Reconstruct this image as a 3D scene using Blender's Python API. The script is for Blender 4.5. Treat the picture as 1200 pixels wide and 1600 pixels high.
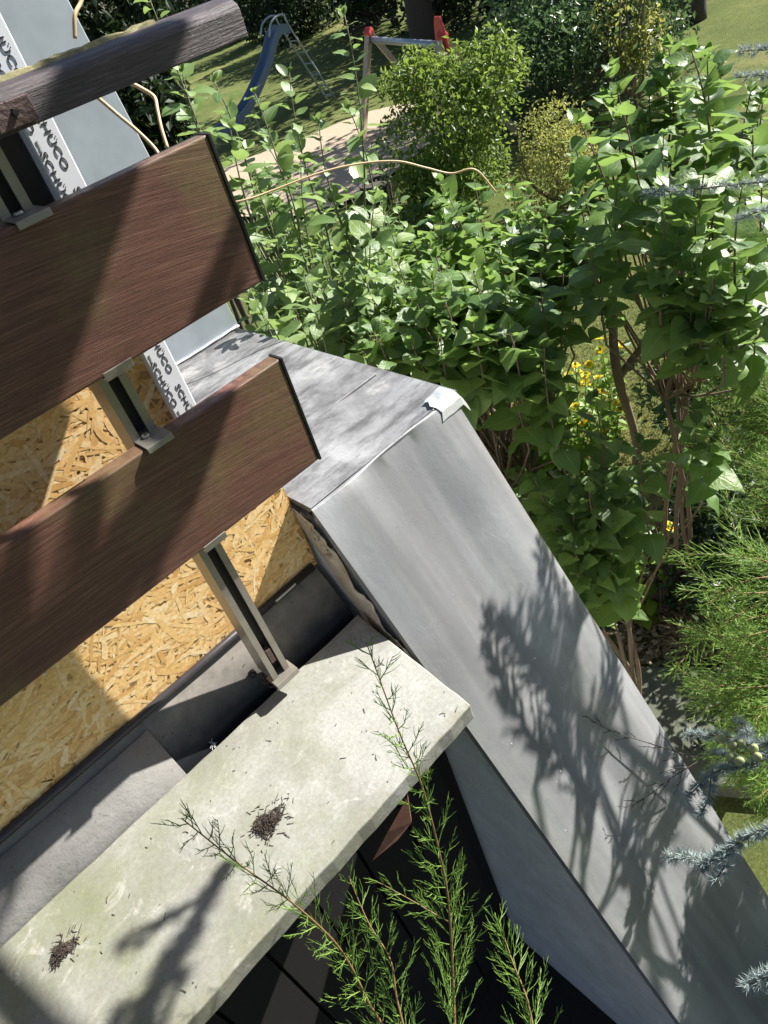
import bpy, math, random
import numpy as np
from mathutils import Vector, Matrix

scene = bpy.context.scene
for o in list(bpy.data.objects):
    bpy.data.objects.remove(o)
COL = scene.collection
rnd = random.Random(7)

# ------------------------------------------------------------------ camera
FPX, PITCH, ROLL, YAW = 1130.0, 38.865, -18.937, 57.263     # solved from the vanishing points
_p, _r, _y = [math.radians(a) for a in (PITCH, ROLL, YAW)]
_h = np.array([math.cos(_y), math.sin(_y), 0]); _rt = np.array([math.sin(_y), -math.cos(_y), 0]); _z = np.array([0, 0, 1.0])
CF = math.cos(_p) * _h - math.sin(_p) * _z
_u = math.sin(_p) * _h + math.cos(_p) * _z
CR = math.cos(_r) * _rt + math.sin(_r) * _u
CU = -math.sin(_r) * _rt + math.cos(_r) * _u
cam_data = bpy.data.cameras.new('camera'); cam = bpy.data.objects.new('camera', cam_data); COL.objects.link(cam)
M = Matrix.Identity(4)
for i in range(3):
    M[i][0] = CR[i]; M[i][1] = CU[i]; M[i][2] = -CF[i]
cam.matrix_world = M
cam_data.sensor_fit = 'VERTICAL'; cam_data.sensor_height = 36.0; cam_data.lens = 36.0 * FPX / 1600
cam_data.clip_start = 0.02; cam_data.clip_end = 400
scene.camera = cam

# ------------------------------------------------------------------ sky, sun, exposure
SUN_TRAVEL = Vector((-4.3, 1.0, -3.8)).normalized()
world = bpy.data.worlds.new('World'); scene.world = world; world.use_nodes = True
wn = world.node_tree.nodes; wl = world.node_tree.links
bg = wn['Background']; sky = wn.new('ShaderNodeTexSky'); sky.sky_type = 'NISHITA'; sky.sun_disc = False
sky.sun_elevation = math.asin(-SUN_TRAVEL.z); sky.sun_rotation = math.atan2(-SUN_TRAVEL.x, -SUN_TRAVEL.y)
wl.new(sky.outputs[0], bg.inputs[0]); bg.inputs[1].default_value = 0.05
sun_data = bpy.data.lights.new('sun', 'SUN'); sun_data.energy = 5.0; sun_data.angle = math.radians(0.53); sun_data.color = (1.0, 0.965, 0.90)
sun = bpy.data.objects.new('sun', sun_data); COL.objects.link(sun)
sun.rotation_euler = (-SUN_TRAVEL).to_track_quat('Z', 'Y').to_euler(); sun.location = (6, -4, 9)
scene.view_settings.view_transform = 'Standard'; scene.view_settings.look = 'None'
scene.view_settings.gamma = 1; scene.view_settings.use_curve_mapping = False
scene.view_settings.exposure = 1.45
scene.render.engine = 'CYCLES'

GZ = -3.5           # garden level (the camera is the origin)

# ------------------------------------------------------------------ helpers
def ray(px, py):
    return ((px - 600) * CR - (py - 800) * CU) / FPX + CF
def hit(px, py, ax, val):
    d = ray(px, py); return Vector(d * (val / d[ax]))
def at(px, py, dist):
    d = ray(px, py); return Vector(d / np.linalg.norm(d) * dist)
def project(P):
    P = np.array(P); a = P @ CF
    return 600 + FPX * (P @ CR) / a, 800 - FPX * (P @ CU) / a, a
def ground(px, py):
    return hit(px, py, 2, GZ)

class MB:
    def __init__(s): s.v = []; s.f = []; s.uv = None
    def add(s, vs, fs):
        n = len(s.v); s.v.extend([tuple(a) for a in vs]); s.f.extend([tuple(n + i for i in f) for f in fs])
    def box(s, x0, x1, y0, y1, z0, z1, m=None):
        vs = [(x, y, z) for z in (z0, z1) for y in (y0, y1) for x in (x0, x1)]
        if m is not None: vs = [m @ Vector(a) for a in vs]
        s.add(vs, [(0, 2, 3, 1), (4, 5, 7, 6), (0, 1, 5, 4), (2, 6, 7, 3), (0, 4, 6, 2), (1, 3, 7, 5)])
    def bar(s, a, b, w, h=None):
        a, b = Vector(a), Vector(b); h = h or w
        d = (b - a); L = d.length; q = d.to_track_quat('Z', 'Y').to_matrix().to_4x4(); q.translation = a
        s.box(-w / 2, w / 2, -h / 2, h / 2, 0, L, q)
    def tube(s, pts, r0, r1, sides=5, cap=True):
        pts = [Vector(p) for p in pts]; n = len(pts); base = len(s.v); ref = None
        for i, p in enumerate(pts):
            t = (pts[min(i + 1, n - 1)] - pts[max(i - 1, 0)]); t = t.normalized() if t.length > 1e-9 else Vector((0, 0, 1))
            if ref is None: ref = t.orthogonal().normalized()
            ref = (ref - t * ref.dot(t)); ref = ref.normalized() if ref.length > 1e-6 else t.orthogonal().normalized()
            bi = t.cross(ref); r = r0 + (r1 - r0) * i / max(1, n - 1)
            for k in range(sides):
                a = 2 * math.pi * k / sides
                s.v.append(tuple(p + (ref * math.cos(a) + bi * math.sin(a)) * r))
        for i in range(n - 1):
            for k in range(sides):
                k2 = (k + 1) % sides
                s.f.append((base + i * sides + k, base + i * sides + k2, base + (i + 1) * sides + k2, base + (i + 1) * sides + k))
        if cap:
            s.f.append(tuple(base + k for k in reversed(range(sides))))
            s.f.append(tuple(base + (n - 1) * sides + k for k in range(sides)))
    def needle(s, p, d, w, side):                        # one flat triangle
        s.add([p - side * w, p + side * w, p + d], [(0, 1, 2)])
    def prism(s, poly, axis, a, b):                      # polygon extruded along an axis
        n = len(poly); vs = []
        for c in (a, b):
            for (u, w) in poly:
                vs.append({0: (c, u, w), 1: (u, c, w), 2: (u, w, c)}[axis])
        fs = [tuple(reversed(range(n))), tuple(range(n, 2 * n))] + [(i, (i + 1) % n, n + (i + 1) % n, n + i) for i in range(n)]
        s.add(vs, fs)
    def build(s, name, mat, parent=None, smooth=False, bevel=0.0, seg=2):
        me = bpy.data.meshes.new(name)
        if len(s.v): me.from_pydata(s.v, [], s.f); me.update()
        o = bpy.data.objects.new(name, me); COL.objects.link(o)
        if mat: me.materials.append(mat)
        if parent: o.parent = parent
        if smooth:
            me.polygons.foreach_set('use_smooth', [True] * len(me.polygons))
        if bevel:
            m = o.modifiers.new('bevel', 'BEVEL'); m.width = bevel; m.segments = seg; m.limit_method = 'ANGLE'
        return o

def tag(o, label, cat, group=None, kind=None):
    o['label'] = label; o['category'] = cat
    if group: o['group'] = group
    if kind: o['kind'] = kind
    return o
def thing(name, label, cat, loc=(0, 0, 0), group=None):
    o = bpy.data.objects.new(name, None); COL.objects.link(o); o.location = loc; o.empty_display_size = 0.05
    return tag(o, label, cat, group)
def struct(o):
    o['kind'] = 'structure'; return o
def child(o, parent):                                    # keeps world-space mesh where it is
    o.parent = parent; o.matrix_parent_inverse = Matrix.Translation(-parent.location); return o
def bez(a, b, c, n):
    a, b, c = Vector(a), Vector(b), Vector(c)
    return [a * (1 - t) ** 2 + b * 2 * t * (1 - t) + c * t * t for t in [i / n for i in range(n + 1)]]
def spline(pts, n):
    pts = [Vector(p) for p in pts]; out = []
    P = [pts[0] * 2 - pts[1]] + pts + [pts[-1] * 2 - pts[-2]]
    for i in range(1, len(P) - 2):
        for k in range(n):
            t = k / n; a, b, c, d = P[i - 1], P[i], P[i + 1], P[i + 2]
            out.append(0.5 * ((2 * b) + (c - a) * t + (2 * a - 5 * b + 4 * c - d) * t * t + (3 * b - a - 3 * c + d) * t ** 3))
    out.append(pts[-1]); return out
def rvec(r):
    while True:
        v = Vector((r.uniform(-1, 1), r.uniform(-1, 1), r.uniform(-1, 1)))
        if 0.05 < v.length < 1: return v.normalized()

# ------------------------------------------------------------------ materials
class NT:
    def __init__(s, name):
        s.m = bpy.data.materials.new(name); s.m.use_nodes = True
        s.n = s.m.node_tree.nodes; s.l = s.m.node_tree.links
        s.b = s.n['Principled BSDF']; s.out = s.n['Material Output']
        s.tc = s.n.new('ShaderNodeTexCoord').outputs['Object']
    def node(s, t, **k):
        x = s.n.new(t)
        for a, v in k.items(): setattr(x, a, v)
        return x
    def inp(s, sock, v):
        if isinstance(v, bpy.types.NodeSocket): s.l.new(v, sock)
        elif v is not None:
            if hasattr(sock.default_value, '__len__') and len(sock.default_value) == 4 and len(v) == 3: v = tuple(v) + (1,)
            sock.default_value = v
    def mapping(s, scale=(1, 1, 1), rot=(0, 0, 0), loc=(0, 0, 0), vec=None):
        x = s.node('ShaderNodeMapping'); s.inp(x.inputs[0], vec or s.tc)
        x.inputs['Scale'].default_value = scale; x.inputs['Rotation'].default_value = rot; x.inputs['Location'].default_value = loc
        return x.outputs[0]
    def noise(s, scale, detail=6, rough=0.6, vec=None, dist=0):
        x = s.node('ShaderNodeTexNoise'); s.inp(x.inputs['Vector'], vec or s.tc)
        x.inputs['Scale'].default_value = scale; x.inputs['Detail'].default_value = detail; x.inputs['Roughness'].default_value = rough
        x.inputs['Distortion'].default_value = dist
        return x.outputs['Fac']
    def ramp(s, fac, stops, interp='LINEAR'):
        x = s.node('ShaderNodeValToRGB'); s.inp(x.inputs[0], fac); cr = x.color_ramp; cr.interpolation = interp
        while len(cr.elements) < len(stops): cr.elements.new(0.5)
        for e, (p, c) in zip(cr.elements, stops):
            e.position = p; e.color = (c if len(c) == 4 else tuple(c) + (1,)) if hasattr(c, '__len__') else (c, c, c, 1)
        return x.outputs[0]
    def mix(s, fac, a, b, mode='MIX'):
        x = s.node('ShaderNodeMix', data_type='RGBA', blend_type=mode)
        s.inp(x.inputs[0], fac); s.inp(x.inputs[6], a); s.inp(x.inputs[7], b); return x.outputs[2]
    def math(s, op, a, b=None, clamp=False):
        x = s.node('ShaderNodeMath', operation=op, use_clamp=clamp); s.inp(x.inputs[0], a)
        if b is not None: s.inp(x.inputs[1], b)
        return x.outputs[0]
    def xyz(s):
        x = s.node('ShaderNodeSeparateXYZ'); s.inp(x.inputs[0], s.tc); return x.outputs
    def set(s, **k):
        for a, v in k.items(): s.inp(s.b.inputs[a.replace('_', ' ')], v)
    def bump(s, h, strength=0.3, dist=0.002):
        x = s.node('ShaderNodeBump'); x.inputs['Strength'].default_value = strength; x.inputs['Distance'].default_value = dist
        s.inp(x.inputs['Height'], h); s.l.new(x.outputs[0], s.b.inputs['Normal'])
    def rand(s):
        a = s.node('ShaderNodeObjectInfo').outputs['Random']; g = s.node('ShaderNodeNewGeometry').outputs['Random Per Island']
        return s.math('FRACT', s.math('ADD', a, g))

def plain(name, c, rough=0.6, metal=0.0, nscale=40, var=0.25, bump=0.15):
    t = NT(name); f = t.noise(nscale, 5)
    t.set(Base_Color=t.mix(f, tuple(x * (1 - var) for x in c), tuple(min(1, x * (1 + var)) for x in c)), Roughness=rough, Metallic=metal)
    if bump: t.bump(f, bump)
    return t.m

def leaf_mat(name, dark, mid, light, rough=0.38, trans=0.35, tcol=None, spec=0.35, veins=False):
    t = NT(name); r = t.rand()
    c = t.ramp(r, [(0.0, dark), (0.55, mid), (1.0, light)])
    uv = t.node('ShaderNodeUVMap').outputs[0]; sp = t.node('ShaderNodeSeparateXYZ'); t.inp(sp.inputs[0], uv)
    au = t.math('ABSOLUTE', t.math('SUBTRACT', sp.outputs[0], 0.5))
    if veins:
        rib = t.ramp(au, [(0.0, 1.0), (0.030, 0.0)])
        sv = t.ramp(t.math('ABSOLUTE', t.math('SINE', t.math('MULTIPLY', t.math('SUBTRACT', sp.outputs[1], t.math('MULTIPLY', au, 0.9)), 20.0))), [(0.0, 1.0), (0.16, 0.0)])
        vv = t.math('MAXIMUM', rib, t.math('MULTIPLY', sv, 0.45))
        c = t.mix(t.math('MULTIPLY', vv, 0.40), c, tuple(min(1, x * 1.8 + 0.02) for x in light))
        bp = t.math('ADD', t.math('MULTIPLY', vv, -1.0), t.math('MULTIPLY', t.noise(6, 3), 0.8)); t.bump(bp, 0.22, 0.02)
    nz = t.noise(35, 3); c = t.mix(t.math('MULTIPLY', nz, 0.5), c, tuple(x * 0.7 for x in mid))
    t.set(Base_Color=c, Roughness=rough, Specular_IOR_Level=spec)
    tr = t.node('ShaderNodeBsdfTranslucent'); t.inp(tr.inputs[0], t.mix(0.6, c, tcol or tuple(min(1, x * 2.2) for x in light)))
    mx = t.node('ShaderNodeMixShader'); mx.inputs[0].default_value = trans
    t.l.new(t.b.outputs[0], mx.inputs[1]); t.l.new(tr.outputs[0], mx.inputs[2]); t.l.new(mx.outputs[0], t.out.inputs[0])
    return t.m

def mat_board():
    t = NT('walnut_foil'); X, Y_, Z = t.xyz()
    # grain runs along the board and bows up toward its end
    bow = t.math('MULTIPLY', t.math('POWER', t.math('ABSOLUTE', t.math('SUBTRACT', X, -0.25)), 3), 0.11)
    cb = t.node('ShaderNodeCombineXYZ'); t.inp(cb.inputs[0], X); t.inp(cb.inputs[1], Y_); t.inp(cb.inputs[2], t.math('ADD', Z, bow)); v = cb.outputs[0]
    g1 = t.noise(1, 8, 0.7, t.mapping((7, 40, 330), (0, 0.04, 0), vec=v), 0.5)
    g2 = t.noise(1, 6, 0.65, t.mapping((26, 60, 700), (0, -0.03, 0), vec=v))
    w = t.noise(1, 4, 0.5, t.mapping((2.2, 8, 26), vec=v), 1.2)
    c = t.ramp(g1, [(0.26, (0.070, 0.033, 0.025)), (0.5, (0.155, 0.075, 0.053)), (0.76, (0.30, 0.165, 0.115))])
    c = t.mix(t.ramp(g2, [(0.36, 0.55), (0.56, 0.0)]), c, (0.030, 0.015, 0.012))
    c = t.mix(t.ramp(w, [(0.35, 0.45), (0.7, 0.0)]), c, (0.085, 0.038, 0.032))
    # green algae film, in patches
    al = t.math('MULTIPLY', t.ramp(t.noise(4.2, 5, 0.6), [(0.48, 0.0), (0.68, 0.75)]), t.ramp(t.noise(90, 4), [(0.35, 0.35), (0.65, 1.0)]))
    c = t.mix(al, c, (0.15, 0.145, 0.052))
    t.set(Base_Color=c, Roughness=t.ramp(g1, [(0.3, 0.55), (0.7, 0.36)]), Specular_IOR_Level=0.4)
    t.bump(t.math('ADD', g1, g2), 0.35, 0.0012); return t.m

def mat_handrail():
    t = NT('weathered_rail'); g = t.noise(1, 8, 0.7, t.mapping((24, 90, 420)), 0.4); X, Y_, Z = t.xyz()
    c = t.ramp(g, [(0.3, (0.03, 0.025, 0.028)), (0.55, (0.075, 0.060, 0.064)), (0.75, (0.17, 0.14, 0.145))])
    t.set(Base_Color=c, Roughness=0.5, Specular_IOR_Level=0.4); t.bump(g, 0.7, 0.003); return t.m

def mat_zinc(name, clean=True):
    t = NT(name); X, Y_, Z = t.xyz()
    base = t.ramp(t.noise(3.2, 7, 0.62), [(0.3, (0.29, 0.295, 0.305)), (0.7, (0.46, 0.465, 0.475))])
    br = t.noise(1, 5, 0.6, t.mapping((260, 6, 6)))
    base = t.mix(t.math('MULTIPLY', br, 0.35), base, (0.27, 0.27, 0.28))
    sp = t.ramp(t.noise(420, 2, 0.5), [(0.70, 0.0), (0.76, 1.0)])
    base = t.mix(t.math('MULTIPLY', sp, 0.45), base, (0.75, 0.75, 0.72))
    rough = t.ramp(t.noise(7, 5), [(0.3, 0.24), (0.7, 0.40)])
    if clean:
        # long pale run-off streaks and dark grey bands
        st = t.ramp(t.noise(1, 5, 0.6, t.mapping((22, 1.2, 1.2))), [(0.5, 0.0), (0.72, 0.55)])
        base = t.mix(st, base, (0.54, 0.525, 0.50))
        dk = t.ramp(t.noise(1, 4, 0.55, t.mapping((7.5, 0.7, 0.7), loc=(3.3, 0, 0))), [(0.44, 0.0), (0.66, 0.75)]); base = t.mix(dk, base, (0.17, 0.17, 0.178))
        vor = t.node('ShaderNodeTexVoronoi', feature='DISTANCE_TO_EDGE'); t.inp(vor.inputs['Vector'], t.mapping((9, 3, 3), (0.4, 0.5, 0.8))); vor.inputs['Scale'].default_value = 2.2
        sc = t.math('MULTIPLY', t.ramp(vor.outputs['Distance'], [(0.0, 0.6), (0.003, 0.0)]), t.ramp(t.noise(5, 3), [(0.5, 0.0), (0.6, 0.6)]))
        base = t.mix(sc, base, (0.7, 0.7, 0.7))
        t.set(Metallic=0.38)
    else:
        d = t.ramp(t.noise(5.0, 9, 0.72, dist=0.15), [(0.34, 0.0), (0.66, 0.85)])
        base = t.mix(d, base, (0.085, 0.082, 0.085))
        wht = t.ramp(t.noise(6.5, 8, 0.7, t.mapping(loc=(4, 1, 2))), [(0.58, 0.0), (0.74, 0.6)])
        base = t.mix(wht, base, (0.60, 0.58, 0.55))
        so = t.ramp(t.noise(11, 9, 0.75, t.mapping((0.5, 1.6, 1), loc=(1, 2, 6))), [(0.47, 0.0), (0.60, 0.7)]); base = t.mix(so, base, (0.055, 0.053, 0.055))
        t.set(Metallic=0.30); rough = 0.55
    t.set(Base_Color=base, Roughness=rough)
    t.bump(t.math('ADD', t.noise(60, 5), t.math('MULTIPLY', t.noise(9, 3), 1.5)), 0.16, 0.004); return t.m

def mat_slab():
    t = NT('mossy_concrete_slab'); X, Y_, Z = t.xyz()
    c = t.ramp(t.noise(7, 9, 0.68), [(0.3, (0.20, 0.20, 0.18)), (0.7, (0.35, 0.35, 0.325))])
    al = t.math('MULTIPLY', t.ramp(t.noise(4.6, 7, 0.62, t.mapping(loc=(3, 7, 1))), [(0.42, 0.0), (0.66, 0.85)]), t.ramp(t.noise(70, 5, 0.7), [(0.3, 0.45), (0.7, 1.0)]))
    c = t.mix(al, c, (0.165, 0.18, 0.088))
    yl = t.ramp(t.noise(6.0, 6, 0.65, t.mapping(loc=(9, 2, 5))), [(0.60, 0.0), (0.72, 0.55)]); c = t.mix(yl, c, (0.20, 0.20, 0.07))
    wh = t.ramp(t.noise(15, 8, 0.75, t.mapping(loc=(1, 5, 8)), 0.7), [(0.56, 0.0), (0.66, 0.7)]); c = t.mix(wh, c, (0.42, 0.41, 0.385))
    # the newer paler end of the slab
    cl = t.math('MULTIPLY', t.ramp(t.math('ADD', X, t.math('MULTIPLY', t.noise(18, 4), 0.06)), [(0.235, 0.0), (0.275, 1.0)]), t.ramp(t.math('ADD', Y_, t.math('MULTIPLY', t.noise(25, 4), 0.02)), [(0.855, 1.0), (0.875, 0.12)]))
    c = t.mix(t.math('MULTIPLY', cl, 0.65), c, (0.37, 0.37, 0.355))
    dk = t.ramp(t.noise(20, 8, 0.75, t.mapping(loc=(7, 7, 3))), [(0.62, 0.0), (0.72, 0.6)]); c = t.mix(dk, c, (0.17, 0.155, 0.115))
    sp = t.ramp(t.noise(240, 3, 0.6), [(0.66, 0.0), (0.71, 1.0)]); c = t.mix(t.math('MULTIPLY', sp, 0.75), c, (0.14, 0.12, 0.09))
    sp2 = t.ramp(t.noise(330, 3, 0.6, t.mapping(loc=(5, 5, 5))), [(0.68, 0.0), (0.72, 1.0)]); c = t.mix(t.math('MULTIPLY', sp2, 0.6), c, (0.45, 0.44, 0.41))
    fr = t.ramp(Y_, [(0.632, 1.0), (0.660, 0.0)]); fr = t.math('MULTIPLY', fr, t.ramp(t.noise(28, 6, 0.7), [(0.42, 0.0), (0.62, 0.75)])); c = t.mix(fr, c, (0.20, 0.19, 0.135))
    fg = t.ramp(t.noise(120, 8, 0.8), [(0.35, 0.5), (0.6, 0.0)]); c = t.mix(fg, c, (0.135, 0.132, 0.095))
    st = t.ramp(t.noise(2.6, 6, 0.6, t.mapping((1, 1, 1), loc=(2, 9, 4))), [(0.46, 0.0), (0.62, 0.4)]); c = t.mix(st, c, (0.15, 0.145, 0.115))
    t.set(Base_Color=c, Roughness=0.85, Specular_IOR_Level=0.25)
    t.bump(t.math('ADD', t.noise(160, 6, 0.7), t.noise(22, 4)), 0.35, 0.0018); return t.m

def mat_concrete(name, a, b, scale=9):
    t = NT(name)
    c = t.ramp(t.noise(scale, 8, 0.7), [(0.3, a), (0.7, b)])
    c = t.mix(t.ramp(t.noise(200, 3), [(0.62, 0.0), (0.70, 0.6)]), c, tuple(x * 0.4 for x in a))
    t.set(Base_Color=c, Roughness=0.88); t.bump(t.math('ADD', t.noise(90, 7, 0.7), t.noise(12, 4)), 0.5, 0.004); return t.m

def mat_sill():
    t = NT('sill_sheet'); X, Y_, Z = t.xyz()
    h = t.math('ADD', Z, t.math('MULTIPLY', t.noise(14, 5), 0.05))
    gap_fade = t.ramp(h, [(0.0, 0), (1.0, 1)])
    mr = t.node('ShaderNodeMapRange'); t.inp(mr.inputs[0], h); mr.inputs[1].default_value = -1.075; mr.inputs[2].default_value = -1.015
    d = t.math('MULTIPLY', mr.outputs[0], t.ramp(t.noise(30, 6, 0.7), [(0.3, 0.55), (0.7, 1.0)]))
    c = t.mix(d, (0.014, 0.015, 0.018), (0.23, 0.21, 0.18))  # near-black low edge: the shade of the gap painted into the colour
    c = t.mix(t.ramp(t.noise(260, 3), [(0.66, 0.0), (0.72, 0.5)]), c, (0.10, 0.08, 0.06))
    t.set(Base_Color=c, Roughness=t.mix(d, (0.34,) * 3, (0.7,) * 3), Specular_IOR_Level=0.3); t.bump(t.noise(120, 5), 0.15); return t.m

def mat_osb():
    t = NT('osb_strands'); r = t.rand()
    c = t.ramp(r, [(0.0, (0.66, 0.38, 0.13)), (0.2, (0.80, 0.51, 0.20)), (0.6, (0.88, 0.60, 0.27)), (0.9, (0.90, 0.68, 0.37)), (1.0, (0.92, 0.76, 0.48))])
    g = t.noise(130, 4, 0.6); c = t.mix(t.ramp(g, [(0.35, 0.35), (0.6, 0.0)]), c, (0.48, 0.26, 0.09))
    t.set(Base_Color=c, Roughness=0.55, Specular_IOR_Level=0.3); t.bump(g, 0.3, 0.001); return t.m

def mat_ground():
    t = NT('lawn_ground')
    c = t.ramp(t.noise(0.55, 6, 0.6), [(0.32, (0.060, 0.10, 0.022)), (0.55, (0.13, 0.165, 0.045)), (0.74, (0.29, 0.26, 0.11))])
    c = t.mix(t.ramp(t.noise(9, 8, 0.75), [(0.35, 0.6), (0.65, 0.0)]), c, (0.045, 0.055, 0.018))
    c = t.mix(t.ramp(t.noise(70, 4, 0.7), [(0.45, 0.0), (0.7, 0.5)]), c, (0.26, 0.24, 0.10))
    t.set(Base_Color=c, Roughness=0.95, Specular_IOR_Level=0.1); t.bump(t.noise(45, 6, 0.8), 1.0, 0.03); return t.m

M_board = mat_board(); M_rail = mat_handrail(); M_zinc = mat_zinc('zinc_sheet'); M_zincd = mat_zinc('dirty_zinc_sheet', False)
M_slab = mat_slab(); M_conc = mat_concrete('wing_render', (0.46, 0.45, 0.46), (0.66, 0.645, 0.65))
M_mortar = mat_concrete('crumbling_mortar', (0.36, 0.30, 0.23), (0.66, 0.60, 0.51), 22)
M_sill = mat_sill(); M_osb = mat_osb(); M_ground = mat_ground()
M_osbbase = plain('osb_base', (0.46, 0.26, 0.09), 0.6)
M_alu = plain('anodised_aluminium', (0.30, 0.275, 0.235), 0.42, 0.6, 30, 0.3)
M_recess = plain('recess_shade', (0.035, 0.032, 0.03), 0.5, 0.3)  # near-black colour standing in for shade inside the post channel
M_black = plain('black_edge_strip', (0.012, 0.011, 0.012), 0.45)
M_trim = plain('dark_bead', (0.045, 0.04, 0.045), 0.38, 0.2)
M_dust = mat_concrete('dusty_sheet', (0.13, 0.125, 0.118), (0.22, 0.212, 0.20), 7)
M_white = plain('white_film', (0.74, 0.76, 0.80), 0.45, 0, 9, 0.06)
M_ink = plain('printed_ink', (0.03, 0.03, 0.035), 0.5, 0, 9, 0.0, 0)
M_clad = plain('pale_clad_sheet', (0.42, 0.47, 0.52), 0.45, 0.3, 14, 0.22)
M_silver = plain('bright_foil', (0.80, 0.80, 0.78), 0.32, 0.7, 60, 0.08)
M_rust = plain('brown_cap_plate', (0.085, 0.05, 0.045), 0.55, 0.1, 160, 0.5, 0.9)
M_moss = mat_concrete('mossy_crust', (0.09, 0.085, 0.03), (0.30, 0.27, 0.14), 40)
M_cable = plain('beige_cable', (0.55, 0.40, 0.22), 0.5, 0, 30, 0.2)
M_shadewood = plain('shade_black_boards', (0.006, 0.005, 0.005), 0.8, 0, 20, 0.5)  # deep shade under the slab is put into this near-black colour
M_offcut = plain('red_brown_offcut', (0.22, 0.10, 0.065), 0.75, 0, 60, 0.3)
M_soil = plain('dark_soil', (0.020, 0.016, 0.012), 0.95, 0, 60, 0.5, 0.8)
M_bark = plain('brown_bark', (0.16, 0.115, 0.075), 0.85, 0, 90, 0.5, 0.8)
M_dbark = plain('dark_bark', (0.055, 0.042, 0.033), 0.9, 0, 20, 0.5, 0.9)
M_twig = plain('reddish_twig', (0.20, 0.12, 0.05), 0.6, 0, 200, 0.4)
M_dtwig = plain('dry_twig', (0.045, 0.032, 0.024), 0.8, 0, 200, 0.4)
M_sand = plain('sand', (0.33, 0.265, 0.185), 0.95, 0, 8, 0.25, 0.7)
M_path = mat_concrete('mossy_path', (0.055, 0.065, 0.04), (0.11, 0.115, 0.08), 6)
M_red = plain('red_paint', (0.55, 0.045, 0.04), 0.5)
M_pole = plain('pale_timber', (0.46, 0.35, 0.22), 0.75, 0, 25, 0.4)
M_blue = plain('blue_plastic', (0.10, 0.15, 0.24), 0.35, 0, 5, 0.2)
M_steel = plain('galvanised_tube', (0.33, 0.36, 0.40), 0.4, 0.6)
M_pot = plain('wicker_pot', (0.055, 0.045, 0.04), 0.85, 0, 60, 0.4)
M_gstem = plain('green_grey_stem', (0.15, 0.155, 0.09), 0.7, 0, 90, 0.3)
M_lilac = leaf_mat('lilac_leaf', (0.048, 0.105, 0.026), (0.095, 0.175, 0.045), (0.20, 0.30, 0.07), 0.43, 0.34, spec=0.48, veins=True)
M_quince = leaf_mat('sucker_leaf', (0.070, 0.130, 0.040), (0.130, 0.205, 0.062), (0.22, 0.31, 0.09), 0.46, 0.30, spec=0.5, veins=True)
M_hazel = leaf_mat('hazel_leaf', (0.03, 0.07, 0.015), (0.08, 0.15, 0.03), (0.20, 0.27, 0.045), 0.45, 0.35)
M_bigl = leaf_mat('dense_shrub_leaf', (0.02, 0.05, 0.02), (0.05, 0.10, 0.038), (0.11, 0.18, 0.06), 0.38, 0.25)
M_yell = leaf_mat('golden_leaf', (0.09, 0.12, 0.025), (0.17, 0.20, 0.045), (0.31, 0.31, 0.08), 0.5, 0.35)
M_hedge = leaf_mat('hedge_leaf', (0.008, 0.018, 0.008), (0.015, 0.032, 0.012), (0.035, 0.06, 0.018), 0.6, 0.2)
M_tam = leaf_mat('tamarisk_twiglet', (0.085, 0.16, 0.03), (0.15, 0.26, 0.05), (0.26, 0.38, 0.085), 0.55, 0.25)
M_cedar = leaf_mat('blue_needle', (0.17, 0.24, 0.23), (0.30, 0.38, 0.365), (0.50, 0.56, 0.54), 0.5, 0.1)
M_cone = plain('young_cone', (0.30, 0.33, 0.15), 0.6, 0, 120, 0.2, 0.8)
M_ivy = leaf_mat('ivy_leaf', (0.010, 0.026, 0.009), (0.02, 0.045, 0.014), (0.04, 0.075, 0.02), 0.4, 0.2)
M_dry = leaf_mat('dry_grass', (0.20, 0.16, 0.075), (0.36, 0.29, 0.14), (0.52, 0.45, 0.25), 0.7, 0.25)
M_grass = leaf_mat('grass_blade', (0.06, 0.095, 0.02), (0.12, 0.15, 0.035), (0.26, 0.24, 0.09), 0.6, 0.3)
M_litter = leaf_mat('leaf_litter', (0.10, 0.075, 0.045), (0.24, 0.185, 0.115), (0.42, 0.35, 0.24), 0.8, 0.1)
M_petal = leaf_mat('yellow_petal', (0.75, 0.45, 0.01), (0.85, 0.58, 0.02), (0.9, 0.68, 0.04), 0.5, 0.3)
M_flgreen = leaf_mat('flower_leaf', (0.07, 0.13, 0.015), (0.13, 0.22, 0.025), (0.22, 0.33, 0.04), 0.5, 0.35)

# ------------------------------------------------------------------ ground, paths
g = MB(); N = 90; S = 75.0
for j in range(N + 1):
    for i in range(N + 1):
        x = -20 + 90 * i / N; y = -25 + 85 * j / N
        z = GZ + 0.05 * math.sin(x * 0.7 + 1) * math.cos(y * 0.55) * (1 if math.hypot(x, y) > 3 else 0)
        z += max(0.0, (x - 14 - 0.2 * y)) * 0.05
        g.v.append((x, y, z))
for j in range(N):
    for i in range(N):
        a = j * (N + 1) + i; g.f.append((a, a + 1, a + N + 2, a + N + 1))
ground_o = struct(g.build('ground', M_ground, None, True)); ground_o['label'] = 'dry patchy lawn behind the shrubs'
s = MB(); c = ground(560, 250); ring = []
for k in range(28):
    a = 2 * math.pi * k / 28; rr = 1 + 0.12 * math.sin(3 * a + 1) + 0.06 * math.sin(5 * a)
    ring.append((c.x - 0.4 + 2.9 * rr * math.cos(a), c.y + 1.0 + 2.6 * rr * math.sin(a), GZ + 0.075))
s.add(ring + [(c.x - 0.4, c.y + 1.0, GZ + 0.10)], [(k, (k + 1) % 28, 28) for k in range(28)])
struct(s.build('sand_pit', M_sand))
b0, b1, c0, c1 = ground(985, 1057), ground(1330, 1062), ground(1330, 1262), ground(960, 1230)
p = MB(); zt = GZ + 0.10
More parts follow.
